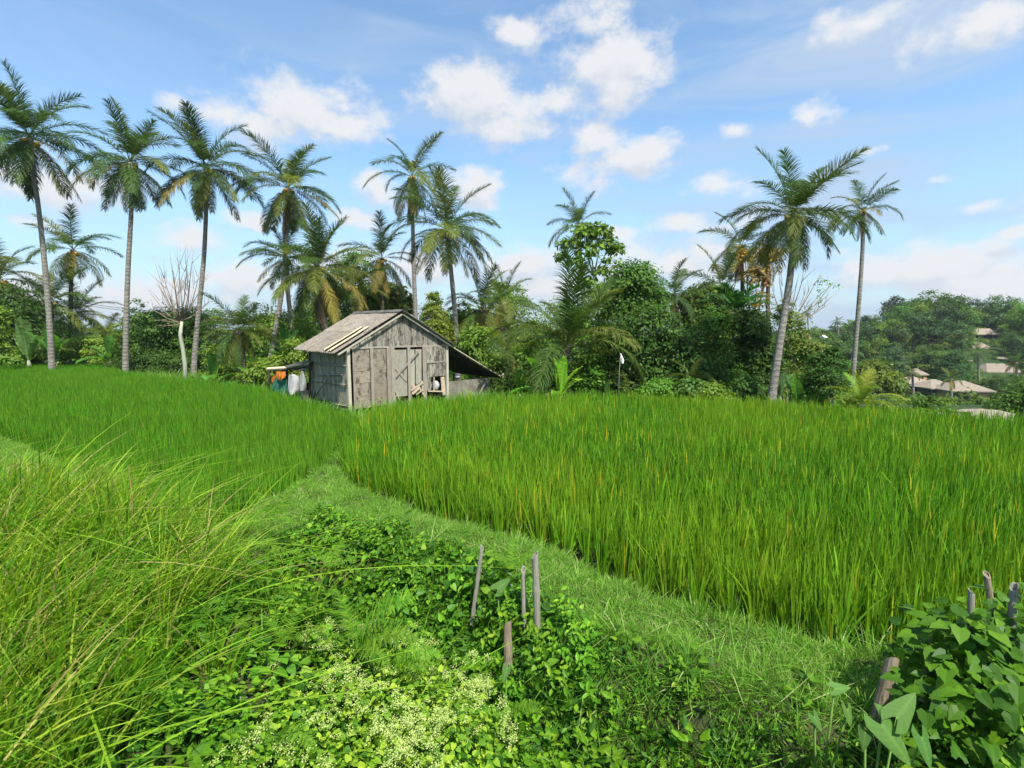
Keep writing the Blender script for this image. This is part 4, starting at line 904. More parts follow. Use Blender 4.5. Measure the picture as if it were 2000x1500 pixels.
obj('trunk', tubes_mesh('trunk', [([(0, 0, -.2), tb - g0], [.12, .09], 8)], M['bark']), t)
tips = [(1545, 520), (1560, 535), (1575, 525), (1590, 540), (1605, 530), (1632, 545), (1640, 565), (1625, 590), (1600, 575), (1585, 600), (1520, 520), (1500, 530), (1480, 560), (1490, 600), (1550, 570)]
obj('branches', tubes_mesh('branches', [([p - g0 for p in s_[0]], s_[1], s_[2]) for s_ in branches([tb, tb + np.array((.2, 0, .2))], tips, d, .035, 6, 3)], M['twig']), t)
# vine climbing one of those branches
Vp = np.concatenate([np.linspace(at(1605, 600, d), at(1600, 545, d), 50), np.linspace(at(1600, 545, d), at(1640, 560, d), 40)]) + rng.normal(0, .07, (90, 3))
tag(obj('climbing_vine', qmesh('climbing_vine', stamp(DIAMOND, Vp, frames(rng.normal(0, 1, Vp.shape), rng.normal(0, 1, Vp.shape)), np.full(90, .13)), rng.uniform(0, 1, 90), M['creeper'])), 'green vine hanging on the rightmost bare branch', 'vine')

# ---------------------------------------------------------------- the wooden hut
C0 = onz(683.5, 802, 0.0); ANG = R(44)
Fd = np.array((math.cos(ANG), math.sin(ANG), 0)); Sdv = np.array((-math.sin(ANG), math.cos(ANG), 0)); Up = np.array((0, 0, 1.0))
def hit(o_, n_, px, py):
    r_ = ray(px, py); t_ = np.dot(o_ - np.array((0, 0, CAMZ)), n_) / np.dot(r_, n_); return np.array((0, 0, CAMZ)) + r_ * t_ - C0
def fr(px, py):  q = hit(C0, Sdv, px, py); return float(np.dot(q, Fd)), float(q[2])          # on the gable wall
def sw(px, py):  q = hit(C0, Fd, px, py); return float(np.dot(q, Sdv)), float(q[2])          # on the long side wall
hut = thing('wooden_hut', 'weathered grey plank hut with a gabled corrugated roof at the edge of the rice', 'hut', tuple(C0), rz=ANG)
Wd = fr(872, 700)[0]; Dp = sw(608, 740)[0]; HW = fr(684, 678)[1]; AP = HW + Wd / 2 * math.tan(R(29)); FLZ = .10; sl0 = R(29)
hr = random.Random(12)
def Zf(zy): # picture row on the zoomed crop -> px
    return 580 + zy / 3.846
def Xf(zx): return 500 + zx / 3.846
def hb(name, me, **kw): return obj(name, me, hut, **kw)
def fz(zx, zy): return fr(Xf(zx), Zf(zy))
# corner posts
for (x, y) in ((0, 0), (Wd, 0), (0, Dp), (Wd, Dp)):
    hb('post', boxm('post', x - .05, x + .05, y - .06, y + .04, -.12, HW, M['post']))
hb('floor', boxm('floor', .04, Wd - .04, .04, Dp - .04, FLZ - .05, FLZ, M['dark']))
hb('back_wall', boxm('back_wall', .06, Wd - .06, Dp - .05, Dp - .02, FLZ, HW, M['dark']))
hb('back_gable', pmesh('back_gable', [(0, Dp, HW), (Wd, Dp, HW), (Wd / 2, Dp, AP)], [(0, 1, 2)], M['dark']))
hb('right_wall', boxm('right_wall', Wd - .03, Wd, .05, Dp - .05, FLZ, HW, M['plank']))
hb('tie_beam', boxm('tie_beam', .05, Wd - .05, -.05, .0, HW - .06, HW - .0, M['batten']))
# gable planks
x = 0.0; k = 0
while x < Wd - .02:
    w = hr.uniform(.17, .26); x1 = min(x + w, Wd); g_ = .006
    zt = lambda q: HW + min(q, Wd - q) * math.tan(sl0) - .02
    zb_ = HW - .02 - hr.choice((0, 0, .03, .05)); y0 = -.035 - hr.uniform(0, .02); y1 = y0 + .022
    xs = [x + g_, x1 - g_] if not (x < Wd / 2 < x1) else [x + g_, Wd / 2, x1 - g_]
    bot = [(q, zb_) for q in xs]; top = [(q, max(zt(q), zb_ + .02)) for q in xs]; ring = bot + top[::-1]; m_ = len(ring)
    V = [(a, y0, c) for a, c in ring] + [(a, y1, c) for a, c in ring]
    Fc = [tuple(range(m_)), tuple(range(2 * m_ - 1, m_ - 1, -1))] + [(i, i + m_, (i + 1) % m_ + m_, (i + 1) % m_) for i in range(m_)]
    hb('plank', pmesh('plank', V, Fc, M['plank'])); x = x1
# plywood panels and battens
def panel(name, zx0, zx1, zy0, zy1, yoff, th, mat, lab=None):
    x0, za = fz(zx0, zy0); x1, _ = fz(zx1, zy0); xm, zb2 = fz((zx0 + zx1) / 2, zy1)
    xa, zt_ = fz((zx0 + zx1) / 2, zy0)
    o = hb(name, boxm(name, x0, x1, yoff - th, yoff, zb2, zt_, M[mat]))
    if lab: o['label'] = lab
    return o
def batt(name, zx0, zx1, zy0=385, zb3=-.05, yoff=-.03, th=.035, mat='batten'):
    x0 = fz(zx0, zy0)[0]; x1 = fz(zx1, zy0)[0]; return hb(name, boxm(name, x0, x1, yoff - th, yoff, zb3, HW - .06, M[mat]))
def pl(x0z, x1z, ztop, zbot, mat='ply', name='panel', yo=-.01):
    return hb(name, boxm(name, fz(x0z, 500)[0], fz(x1z, 500)[0], yo - .02, yo, zbot, ztop, M[mat]))
zj = fz(760, 560)[1]; zj2 = fz(760, 650)[1]
pl(722, 850, HW - .06, zj + .004, 'ply', 'plywood_panel'); pl(722, 850, zj - .004, zj2 + .004, 'ply', 'plywood_panel', -.014); pl(722, 850, zj2 - .004, .03, 'ply', 'plywood_panel')
zk = fz(920, 570)[1]; pl(872, 974, HW - .06, zk + .004, 'ply', 'plywood_panel'); pl(872, 974, zk - .004, .05, 'ply', 'plywood_panel', -.013)
for a, c in ((850, 872), (716, 728), (974, 1003), (1006, 1034), (1131, 1151), (1244, 1270)): batt('batten', a, c)
# doorway: dark inside, leaf with a crossed brace, leaning boards
pl(1034, 1131, HW - .14, fz(1080, 748)[1], 'doorply', 'door_panel', .01)
pl(1151, 1192, HW - .14, fz(1170, 690)[1], 'doorply', 'door_panel', .02)
xa = fz(1197, 420); xb = fz(1200, 690); hb('door_panel', pmesh('door_panel', [(fz(1198, 430)[0], .0, HW - .14), (fz(1244, 430)[0], 0, HW - .14), (fz(1244, 640)[0], 0, fz(1225, 640)[1]), (fz(1202, 640)[0], 0, fz(1202, 660)[1]), (fz(1198, 430)[0], .02, HW - .14), (fz(1244, 430)[0], .02, HW - .14), (fz(1244, 640)[0], .02, fz(1225, 640)[1]), (fz(1202, 640)[0], .02, fz(1202, 660)[1])], [(3, 2, 1, 0), (4, 5, 6, 7), (0, 1, 5, 4), (1, 2, 6, 5), (2, 3, 7, 6), (3, 0, 4, 7)], M['doorply']))
def brace(name, a, c, w, mat='batten', y=-.045, th=.022):
    (x0, z0), (x1, z1) = fz(*a), fz(*c); return hb(name, beamm(name, (x0, y, z0), (x1, y, z1), w, th, M[mat]))
brace('brace', (1218, 408), (1036, 610), .07); brace('brace', (1036, 522), (1128, 632), .07, y=-.025)
for a, c, w, y in (((1155, 725), (1215, 675), .09, -.16), ((1150, 700), (1240, 640), .07, -.13), ((1160, 650), (1190, 690), .06, -.10), ((1215, 690), (1252, 745), .06, -.16), ((1235, 630), (1240, 720), .05, -.1), ((1180, 730), (1235, 690), .05, -.2)):
    o = brace('broken_board', a, c, w, 'rawwood', y, .02)
brace('stick', (1034, 700), (1066, 775), .03, 'rawwood', -.12)
# right hand boards
xs = np.linspace(fz(1272, 450)[0], fz(1418, 450)[0], 7)
zr = fz(1340, 490)[1]
for a, c in zip(xs[:-1], xs[1:]):
    hb('plank', boxm('plank', a + .004, c - .004, -.045 - hr.uniform(0, .012), -.02, zr + .02, HW - .06, M['plank']))
    low = fz(1340, 596)[1] if a > xs[0] + .3 * (xs[1] - xs[0]) else fz(1290, 700)[1]
    if a > xs[-3] + .01 * 0 and False: pass
    hb('plank', boxm('plank', a + .004, c - .004, -.045 - hr.uniform(0, .012), -.02, low, zr - .02, M['plank']))
hb('rail', boxm('rail', xs[0], xs[-1], -.07, -.02, zr - .022, zr + .022, M['batten']))
brace('plank', (1302, 585), (1300, 700), .13, 'plank', -.03); brace('plank', (1330, 600), (1330, 705), .06, 'rawwood', -.06); brace('plank', (1397, 600), (1408, 735), .17, 'rawwood', -.03)
brace('sill', (1285, 706), (1395, 708), .04, 'rawwood', -.07, .1)
sx_, sz_ = fz(1356, 668)
def lump_mesh(name, rx, ry, rz, mat, seed, n=14, m=10, amp=.12):
    r = np.random.default_rng(seed); V = []; Fc = []
    ph = r.uniform(0, 6.28, 4)
    for i in range(m + 1):
        th = pi * i / m
        for j in range(n):
            a = 2 * pi * j / n; q = 1 + amp * math.sin(3 * a + ph[0] + th * 2) + amp * .6 * math.sin(5 * a + ph[1] - th * 3)
            V.append((rx * q * math.sin(th) * math.cos(a), ry * q * math.sin(th) * math.sin(a), rz * math.cos(th)))
    for i in range(m):
        for j in range(n): Fc.append((i * n + j, (i + 1) * n + j, (i + 1) * n + (j + 1) % n, i * n + (j + 1) % n))
    return pmesh(name, V, Fc, mat, True)
def tow(x, y, z): return C0 + Fd * x + Sdv * y + Up * z
o = obj('sack', lump_mesh('sack', .17, .12, .2, M['whitesack'], 3), loc=tuple(tow(sx_, .1, sz_))); tag(o, 'white sack in the small hatch of the hut', 'sack')
o = None
# side wall: vertical boards, bamboo rails, leaning sticks
def sz(zx, zy): return sw(500 + zx / 8.332, 640 + zy / 8.332)      # crop 4 coordinates
nb = 15; ys = np.linspace(.04, Dp - .04, nb + 1)
for a, c in zip(ys[:-1], ys[1:]):
    x0 = -.03 - hr.uniform(0, .012); hb('plank', boxm('plank', x0, x0 + .02, a + .004, c - .004, .12, HW, M['plank_side']))
hb('sole_plate', boxm('sole_plate', -.06, -.0, .0, Dp, -.02, .07, M['batten'])); hb('sole_plate', boxm('sole_plate', -.05, 0.01, .0, Dp, .09, .12, M['dark']))
def rail(a, c, rad, x=-.07, name='bamboo_rail', mat='bamboo'):
    (y0, z0), (y1, z1) = sz(*a), sz(*c)
    return hb(name, tubes_mesh(name, [([(x, y0, z0), (x, (y0 + y1) / 2, (z0 + z1) / 2 + .01), (x, y1, z1)], [rad, rad * 1.1, rad * .9], 7)], M[mat]))
rail((905, 560), (1490, 620), .028); rail((1040, 600), (1490, 632), .016); rail((1045, 775), (1430, 765), .026); rail((900, 860), (1240, 880), .026); rail((1230, 915), (1490, 925), .022)
rail((1050, 1160), (1220, 1165), .022); rail((1000, 1190), (1490, 1270), .02); rail((985, 1190), (1275, 755), .026, -.16, 'leaning_pole'); rail((1130, 890), (1155, 740), .012, -.12, 'leaning_pole')
hb('leaning_board', beamm('leaning_board', (-.12, sz(945, 1210)[0], sz(945, 1210)[1]), (-.08, sz(975, 1010)[0], sz(975, 1010)[1]), .2, .02, M['plank'], (-1, 0, 0)))
# roof
RO, RK, RB = .50, .20, .30                       # eave, front rake and back overhang
sl = sl0; ridgeZ = AP + .10
def roof_sheet(side, u0, u1, v0, v1, mat, lift=0.0, name='roof_sheet', pitch=.146, amp=.022):
    """u along the ridge (0 front), v down the slope from the ridge, corrugated across u"""
    nx = max(4, int((u1 - u0) / pitch * 6)); V = []; Fc = []
    sgn = -1 if side == 'L' else 1
    for i in range(nx + 1):
        u = u0 + (u1 - u0) * i / nx; c = amp * math.cos(2 * pi * u / pitch)
        for v_, th in ((v0, 0), (v1, 0), (v0, -.012), (v1, -.012)):
            V.append((Wd / 2 + sgn * (v_ * math.cos(sl)) + 0, u, ridgeZ - v_ * math.sin(sl) + c + lift + th + .004 * math.sin(u * 5 + v_)))
    for i in range(nx):
        a = i * 4; e = a + 4
        Fc += [(a, a + 1, e + 1, e), (a + 2, e + 2, e + 3, a + 3), (a + 1, a + 3, e + 3, e + 1), (a, e, e + 2, a + 2)]
    Fc += [(0, 2, 3, 1), (nx * 4, nx * 4 + 1, nx * 4 + 3, nx * 4 + 2)]
    return hb(name, pmesh(name, V, Fc, mat))
VL = (Wd / 2 + RO) / math.cos(sl); U0, U1 = -RK, Dp + RB
us = np.linspace(U0 + .05, U1, 4)
for i in range(3):
    roof_sheet('L', us[i], us[i + 1] + (.07 if i < 2 else 0), 0.02, VL * .53, M['roof'], .022 + .006 * i)
    roof_sheet('L', us[i], us[i + 1] + (.07 if i < 2 else 0), VL * .48, VL - hr.uniform(0, .05), M['roof'], .0 + .006 * i)
for i, (a, c) in enumerate(((.13, .25), (.34, .42))):
    q = roof_sheet('L', U0 + .05 + a * 2.2, U0 + .05 + c * 2.2, VL * .44, VL * .99, M['roofpale'], .075, pitch=.146); q['label'] = 'pale cream strip of roofing'
VR = (Wd / 2 + .22) / math.cos(sl)
for i in range(3):
    roof_sheet('R', us[i] - (.12 if i == 0 else 0), us[i + 1] + (.07 if i < 2 else 0), -.02, VR * .53, M['roof'], .022 + .006 * i)
    roof_sheet('R', us[i] - (.12 if i == 0 else 0), us[i + 1] + (.07 if i < 2 else 0), VR * .48, VR, M['roof'], .0 + .006 * i)
hb('ridge_cap', pmesh('ridge_cap', [(Wd / 2 - .16, U0 - .05, ridgeZ - .02), (Wd / 2, U0 - .05, ridgeZ + .075), (Wd / 2 + .16, U0 - .05, ridgeZ - .02), (Wd / 2 - .16, U1, ridgeZ - .02), (Wd / 2, U1, ridgeZ + .075), (Wd / 2 + .16, U1, ridgeZ - .02)], [(0, 1, 4, 3), (1, 2, 5, 4)], M['tin']))
for sgn, V_ in ((-1, VL), (1, VR)):
    for yo, mt in ((U0 + .03, 'post'), (-.07, 'batten')):
        p = (Wd / 2 + sgn * .02, yo, ridgeZ - .10); q = (Wd / 2 + sgn * (V_ - .12) * math.cos(sl), yo, ridgeZ - .10 - (V_ - .12) * math.sin(sl)); hb('barge_board' if mt == 'post' else 'rafter', beamm('barge', p, q, .05, .03, M[mt]))
    hb('purlin', boxm('purlin', Wd / 2 + sgn * 1.3 * math.cos(sl) - .03, Wd / 2 + sgn * 1.3 * math.cos(sl) + .03, U0 + .1, U1 - .1, ridgeZ - 1.3 * math.sin(sl) - .09, ridgeZ - 1.3 * math.sin(sl) - .035, M['batten']))
# right lean-to
ex, ez = fr(893, 683); ox, oz = fr(979, 738)
V = []; Fc = []; nx = 18
for i in range(nx + 1):
    f = i / nx
    for y_ in (-.12, Dp + .1):
        sag = -.05 * math.sin(pi * f)
        V.append((Wd + .02 + (ox - Wd) * f, y_, (HW - .02) + (oz - HW + .02) * f + sag)); V.append((Wd + .02 + (ox - Wd) * f, y_, (HW - .02) + (oz - HW + .02) * f + sag - .02))
for i in range(nx):
    a = i * 4; e = a + 4; Fc += [(a, e, e + 2, a + 2), (a + 1, a + 3, e + 3, e + 1), (a, a + 1, e + 1, e), (a + 2, e + 2, e + 3, a + 3)]
Fc += [(0, 2, 3, 1), (nx * 4, nx * 4 + 1, nx * 4 + 3, nx * 4 + 2)]
o = hb('lean_to_roof', pmesh('lean_to_roof', V, Fc, M['tin'])); o['label'] = 'dark sagging roof sheet of the side lean-to'
f0, f1 = .06, .93
hb('edge_strip', beamm('edge_strip', (Wd + (ox - Wd) * f0, -.14, HW + (oz - HW) * f0 - .01), (Wd + (ox - Wd) * f1, -.14, HW + (oz - HW) * f1 - .01), .045, .03, M['roofpale'], (0, 0.2, 1)))
for xx in (ox - .18,): 
    hb('lean_to_post', boxm('lean_to_post', xx - .03, xx + .03, -.03, .03, -.3, oz + .0, M['bamboo'])); hb('lean_to_post', boxm('lean_to_post', xx - .03, xx + .03, Dp - .03, Dp + .03, -.3, oz, M['bamboo']))
xq = fr(957, 760)[0]; hb('low_concrete_panel', boxm('low_concrete_panel', Wd + .06, xq, .02, .07, -.3, fr(915, 742)[1], M['concrete']))
hb('leaning_pole', beamm('prop', (fr(933, 770)[0], -.1, fr(933, 770)[1]), (fr(948, 740)[0], -.08, fr(948, 740)[1]), .06, .04, M['bamboo']))
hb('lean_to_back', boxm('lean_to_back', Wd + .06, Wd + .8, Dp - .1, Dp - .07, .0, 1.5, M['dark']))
o = obj('cloth', lump_mesh('cloth', .08, .05, .16, M['pinkcloth'], 7), loc=tuple(tow(ox + .02, -.1, oz + .03))); tag(o, 'pink and white cloth draped on the lean-to corner', 'cloth')
o = obj('garment', lump_mesh('garment', .11, .07, .34, M['blackcloth'], 8), loc=tuple(tow(ox + .1, -.08, oz - .38))); tag(o, 'black garment hanging off the lean-to corner', 'garment')
o = obj('bucket', lump_mesh('bucket', .14, .14, .1, M['whitesack'], 9, amp=.02), loc=tuple(tow(fr(900, 738)[0] + .2, .5, fr(900, 738)[1]))); tag(o, 'pale container standing behind the low concrete panel', 'container')
# left shelter with tarpaulin
dS = 18.2
def sp_(zx, zy, dd_=dS): return at(500 + zx / 8.332, 640 + zy / 8.332, dd_)
t = thing('tin_shelter', 'low tin-roofed shelter leaning against the left side of the hut', 'shelter', tuple(sp_(500, 1150)))
B0 = sp_(500, 1150)
def shp(name, pts, mat, off=np.array((0, .7, .05)), th=.025, lab=None):
    P = [np.array(q) - B0 for q in pts]; n_ = len(P); V = P + [p + np.array((0, 0, -th)) for p in P]
    return obj(name, pmesh(name, V, [tuple(range(n_)), tuple(range(2 * n_ - 1, n_ - 1, -1))] + [(i, i + n_, (i + 1) % n_ + n_, (i + 1) % n_) for i in range(n_)], M[mat]), t)
bk = np.array((-.5, 1.0, -.02))
a, c, e = sp_(175, 672, 18.4), sp_(620, 645, 17.8), sp_(900, 545, 17.4)
shp('roof_sheet', [a, c, c + bk, a + bk], 'roofpale', th=.02)
shp('roof_sheet', [a + (0, 0, -.03), c + (0, 0, -.03), c + bk + (0, 0, -.03), a + bk + (0, 0, -.03)], 'tin', th=.03)
shp('roof_sheet', [c + (-.3, 0, .0), e, e + bk, c + bk + (-.3, 0, .0)], 'tin', th=.04)
shp('roof_sheet', [c + (0, 0, -.1), e + (0, 0, -.22), e + bk + (0, 0, -.2), c + bk + (0, 0, -.1)], 'tin', th=.03)
for zx, zb_, zt_ in ((875, 1220, 400), (205, 1040, 690), (505, 1120, 700)):
    p, q = sp_(zx, zt_, 17.6 if zx > 800 else 18.3), sp_(zx, zb_ + 60, 17.6 if zx > 800 else 18.3); obj('post', tubes_mesh('post', [([p - B0, q - B0], [.035, .04], 6)], M['dark']), t)
q0, q1 = sp_(900, 720, 18.6), sp_(880, 1250, 18.6); w_ = sp_(620, 1000, 18.9)
obj('back_boards', boxm('back_boards', float(w_[0] - B0[0]), float(q0[0] - B0[0]), .45, .5, -.4, .55, M['dark']), t)
tag(t, group=None)
def hang(name, label, cat, rows, mat, d, bulge=.08, seed=0, thick=.1):
    """rows: list of (left x, right x, y) in crop-4 coordinates, a hanging cloth or sack with folds"""
    r = np.random.default_rng(seed); n = 14; V = []; Fc = []
    P0 = sp_(rows[0][0], rows[0][2], d)
    for k_ in range(2):
        for (xl, xr, y) in rows:
            A, B = sp_(xl, y, d), sp_(xr, y, d)
            for j in range(n + 1):
                f = j / n; p = A + (B - A) * f; fold = bulge * (.5 + .5 * math.sin(f * 13 + y * .01)) * .5 + thick * math.sin(pi * f) * (1 if k_ == 0 else -1)
                V.append(p - P0 - np.array((0, fold, 0)))
    m = len(rows)
    for k_ in range(2):
        for i in range(m - 1):
            for j in range(n):
                a_ = k_ * m * (n + 1) + i * (n + 1) + j; Fc.append((a_, a_ + 1, a_ + n + 2, a_ + n + 1) if k_ else (a_, a_ + n + 1, a_ + n + 2, a_ + 1))
    o = obj(name, pmesh(name, V, Fc, M[mat], True), loc=tuple(P0)); return tag(o, label, cat)
hang('tarpaulin', 'dark green tarpaulin under the tin shelter', 'tarpaulin', [(370, 500, 790), (310, 530, 850), (280, 530, 930), (250, 525, 1000), (235, 520, 1100), (225, 520, 1180)], 'tarp', 18.3, .12, 1)
hang('cloth', 'orange cloth bundle hanging above the green tarpaulin', 'cloth', [(345, 490, 710), (335, 492, 760), (345, 485, 810), (370, 440, 840)], 'orange', 18.1, .1, 2)
hang('cloth', 'small orange rag at the left end of the green tarpaulin', 'cloth', [(300, 325, 775), (262, 325, 815), (252, 300, 850), (262, 285, 890)], 'orange', 18.0, .04, 3, .02)
hang('sack', 'white sack hanging under the tin shelter', 'sack', [(560, 640, 755), (540, 700, 790), (530, 705, 900), (518, 700, 1000), (530, 690, 1060), (560, 640, 1090)], 'whitesack', 17.9, .1, 4, .12)
hang('net_bag', 'grey net bag hanging between the white sack and the hut', 'bag', [(755, 775, 700), (720, 800, 780), (700, 825, 880), (705, 820, 980), (720, 790, 1060)], 'greynet', 17.7, .1, 5, .12)
hang('dark_sheet', 'black sheet lying below the net bag', 'sheet', [(710, 860, 1020), (700, 880, 1100), (720, 900, 1200), (740, 920, 1260)], 'blackcloth', 17.6, .1, 6, .1)

# white flag on its thin pole
p0 = at(1207, 775, 16.3); zt_ = at(1209, 716, 16.3)
t = thing('bird_scarer', 'thin pole with a white plastic strip in front of the dark thicket', 'pole', (float(p0[0]), 16.3, h1(float(p0[0]), 16.3)))
b0 = np.array(t.location)
obj('pole', tubes_mesh('pole', [([(0, 0, -.2), zt_ - b0 + (.02, 0, 0), at(1212, 694, 16.3) - b0], [.014, .011, .006], 6)], M['bamboo']), t)
P = np.array([[at(1212, 690, 16.3) - b0, at(1214, 697, 16.3) - b0, at(1216, 704, 16.3) - b0, at(1216, 710, 16.3) - b0]]); obj('strip', qmesh('strip', np.concatenate([ribbons(P, np.array([[.03, .07, .1, .05]]), np.array([[1., 0, 0]])), ribbons(P, np.array([[.02, .06, .08, .03]]), np.array([[.2, 1., 0]]))]), None, M['white']), t)

# ---------------------------------------------------------------- stakes
def stake(label, top, bot, zg, rad, mat, seed, nodes=(.45,), hollow=True, name='bamboo_stake', group=None, y=None):
    r = random.Random(seed); b_ = onz(bot[0], bot[1], zg) if y is None else at(bot[0], bot[1], y); q = at(top[0], top[1], float(b_[1]) + .02)
    L = q - b_; K = 16; n = 12; V = []; Fc = []
    f = np.linspace(-.15, 1, K); a = norm(np.cross(L, (0, 1, 0))); c = norm(np.cross(L, a))
    for i, ff in enumerate(f):
        rr = rad * .86 * (1.06 - .1 * ff) * (1 + sum(.12 * math.exp(-((ff - nd) / .02) ** 2) for nd in nodes)) * (1 + .03 * math.sin(ff * 9 + seed))
        for j in range(n):
            t_ = 2 * pi * j / n; p = L * ff + rr * (math.cos(t_) * a + math.sin(t_) * c)
            if i == K - 1: p = p + norm(L) * (rad * .9 * math.cos(t_ * 1 + seed) + r.uniform(-.15, .25) * rad)
            V.append(p)
    for i in range(K - 1):
        for j in range(n): Fc.append((i * n + j, (i + 1) * n + j, (i + 1) * n + (j + 1) % n, i * n + (j + 1) % n))
    k0 = len(V)
    for j in range(n): V.append(L + (V[(K - 1) * n + j] - L) * .72)
    for j in range(n): V.append(L * (.8 if hollow else .985) + (V[(K - 1) * n + j] - L) * .7)
    for j in range(n):
        Fc.append(((K - 1) * n + j, k0 + j, k0 + (j + 1) % n, (K - 1) * n + (j + 1) % n)); Fc.append((k0 + j, k0 + n + j, k0 + n + (j + 1) % n, k0 + (j + 1) % n))
    Fc.append(tuple(range(k0 + n, k0 + 2 * n)))
    o = obj(name, pmesh(name, V, Fc, M[mat], False), loc=tuple(b_)); return tag(o, label, 'stake', group)
stake('leaning grey bamboo stake, leftmost of the three thin ones on the bank', (941, 1070), (924, 1200), -.05, .024, 'bamboo', 1, (.3, .55))
stake('shorter thin bamboo stake just left of the tallest grey one', (1022, 1112), (1024, 1232), .0, .026, 'bamboo', 2, (.9,))
stake('tallest grey bamboo stake on the bank, with a ring halfway up', (1045, 1084), (1051, 1262), -.05, .034, 'bamboo', 3, (.62,))
stake('broken brown stump of a stake below the thin bamboo stakes', (991, 1217), (993, 1300), -.2, .042, 'stump', 4, (.5,), False)
stake('thick leaning bamboo stump with a notched top beside the taro leaves', (1741, 1292), (1715, 1400), .22, .045, 'stump', 5, (.5,))
stake('short thick bamboo stump against the left side of the leafy bush', (1810, 1315), (1806, 1395), .25, .033, 'stump', 6, (.5,))
stake('thin grey post sticking out of the top of the leafy bush', (1897, 1155), (1893, 1330), .4, .022, 'bamboo', 7, (.5,), y=3.0)
stake('long weathered post leaning left out of the leafy bush', (1927, 1122), (1957, 1330), .4, .022, 'stump', 8, (.7,), False, y=3.0)
stake('stubby pale post at the right edge above the leafy bush', (1981, 1146), (1968, 1320), .4, .028, 'bamboo', 9, (.5,), y=2.9)

def leaf_grid(name, L, wfun, back, seed, mat, rows=10, cols=3, ruffle=.03, fold=.16, curl=.22, serr=.06):
    r = np.random.default_rng(seed); V = []; val = []; ts = np.linspace(0, 1, rows + 1); ph = r.uniform(0, 6.28, 3)
    for i, t_ in enumerate(ts):
        for j in range(-cols, cols + 1):
            u = j / cols; w_ = wfun(t_) * (1 + (serr * (1 if i % 2 else -1) if abs(j) == cols and 0 < i < rows else 0))
            y = t_ - back * abs(u) ** 1.5 * (1 - t_) ** 1.5
            z = fold * abs(u) * w_ - curl * t_ ** 2 + ruffle * (math.sin(9 * t_ + ph[0] + 2 * u) * abs(u) + .5 * math.sin(14 * t_ + ph[1]) * abs(u) ** 2) - .15 * (abs(u) * w_) ** 2 * 3
            V.append((u * w_, y, z)); val.append(.95 if j == 0 else r.uniform(.0, .12) + (.32 if i % 2 else 0))
    n_ = 2 * cols + 1; Fc = [(i * n_ + j, i * n_ + j + 1, (i + 1) * n_ + j + 1, (i + 1) * n_ + j) for i in range(rows) for j in range(n_ - 1)]
    me = pmesh(name, V, Fc, mat, True); return me, np.array(val)
def set_v(me, v): a = me.attributes.new('v', 'FLOAT', 'POINT'); a.data.foreach_set('value', np.asarray(v, np.float32)); return me
heart_w = lambda t_: .46 * (min(1, (t_ + .04) / .16) ** .5) * max(0.02, 1 - t_) ** .75 * (1.05)
taro_w = lambda t_: .40 * (min(1, (t_ + .05) / .2) ** .5) * max(0.02, 1 - t_ ** 1.6) ** .9
# ---------------------------------------------------------------- leafy vine bush, taro, ferns, flowering bush
vb_c = np.array((3.02, 2.72, .38)); vb = thing('vine_bush', 'bush of big heart-shaped vine leaves over old posts at the right edge', 'bush', (3.0, 2.7, .1))
r = np.random.default_rng(77); n = 820
blobs = np.array([(2.78, 2.85, .62, .34, .3, .30), (3.15, 2.9, .72, .4, .35, .35), (2.65, 2.55, .42, .42, .35, .34), (3.1, 2.5, .45, .5, .4, .42), (2.35, 2.2, .28, .4, .3, .2), (3.4, 2.6, .5, .5, .5, .45), (2.7, 2.1, .3, .5, .35, .25)])
bi = r.integers(0, len(blobs), n); dr = norm(r.normal(0, 1, (n, 3)) + np.array((-.2, -.5, .45))); P = blobs[bi, :3] + dr * blobs[bi, 3:6] * r.uniform(.72, 1.08, (n, 1))
nn = norm(dr * .6 + np.array((0, -.25, .75)) + r.normal(0, .3, (n, 3))); dd_ = norm(dr + np.array((0, 0, -.9)) + r.normal(0, .4, (n, 3))); sc_ = r.uniform(.05, .115, n)
order = np.argsort(P[:, 1] - sc_); Rm = frames(nn, dd_)
HM = []
for q_, v_ in enumerate((.05, .2, .35, .5, .65, .85)):
    me_, va_ = leaf_grid('vine_leaf', 1, heart_w, .28, 500 + q_, M['vine']); HM.append(set_v(me_, np.clip(v_ + va_ * .35, 0, 1)))
base_ = np.array(vb.location)
for k_, i in enumerate(order[:290]):
    o = obj('leaf', HM[int(r.integers(0, 6))], vb); m_ = Matrix([list(Rm[i][0]) + [0], list(Rm[i][1]) + [0], list(Rm[i][2]) + [0], [0, 0, 0, 1]])
    o.rotation_euler = m_.to_euler(); o.location = tuple(P[i] - base_); o.scale = (sc_[i],) * 3
rest = order[290:]
# inner leaves keep the bush dense
n2 = 900; bi2 = r.integers(0, len(blobs), n2); P2 = blobs[bi2, :3] + norm(r.normal(0, 1, (n2, 3))) * blobs[bi2, 3:6] * r.uniform(.3, .85, (n2, 1))
Pa = np.concatenate([P[rest], P2]); Ra = np.concatenate([Rm[rest], frames(norm(r.normal(0, .5, (n2, 3)) + (0, 0, 1)), r.normal(0, 1, (n2, 3)))]); sa = np.concatenate([sc_[rest], r.uniform(.05, .11, n2)])
o = obj('leaves', qmesh('leaves', stamp(HEART, Pa - base_, Ra, sa), np.repeat(r.uniform(0, .7, len(Pa)), 4), M['creeper']), vb); o['kind'] = 'stuff'

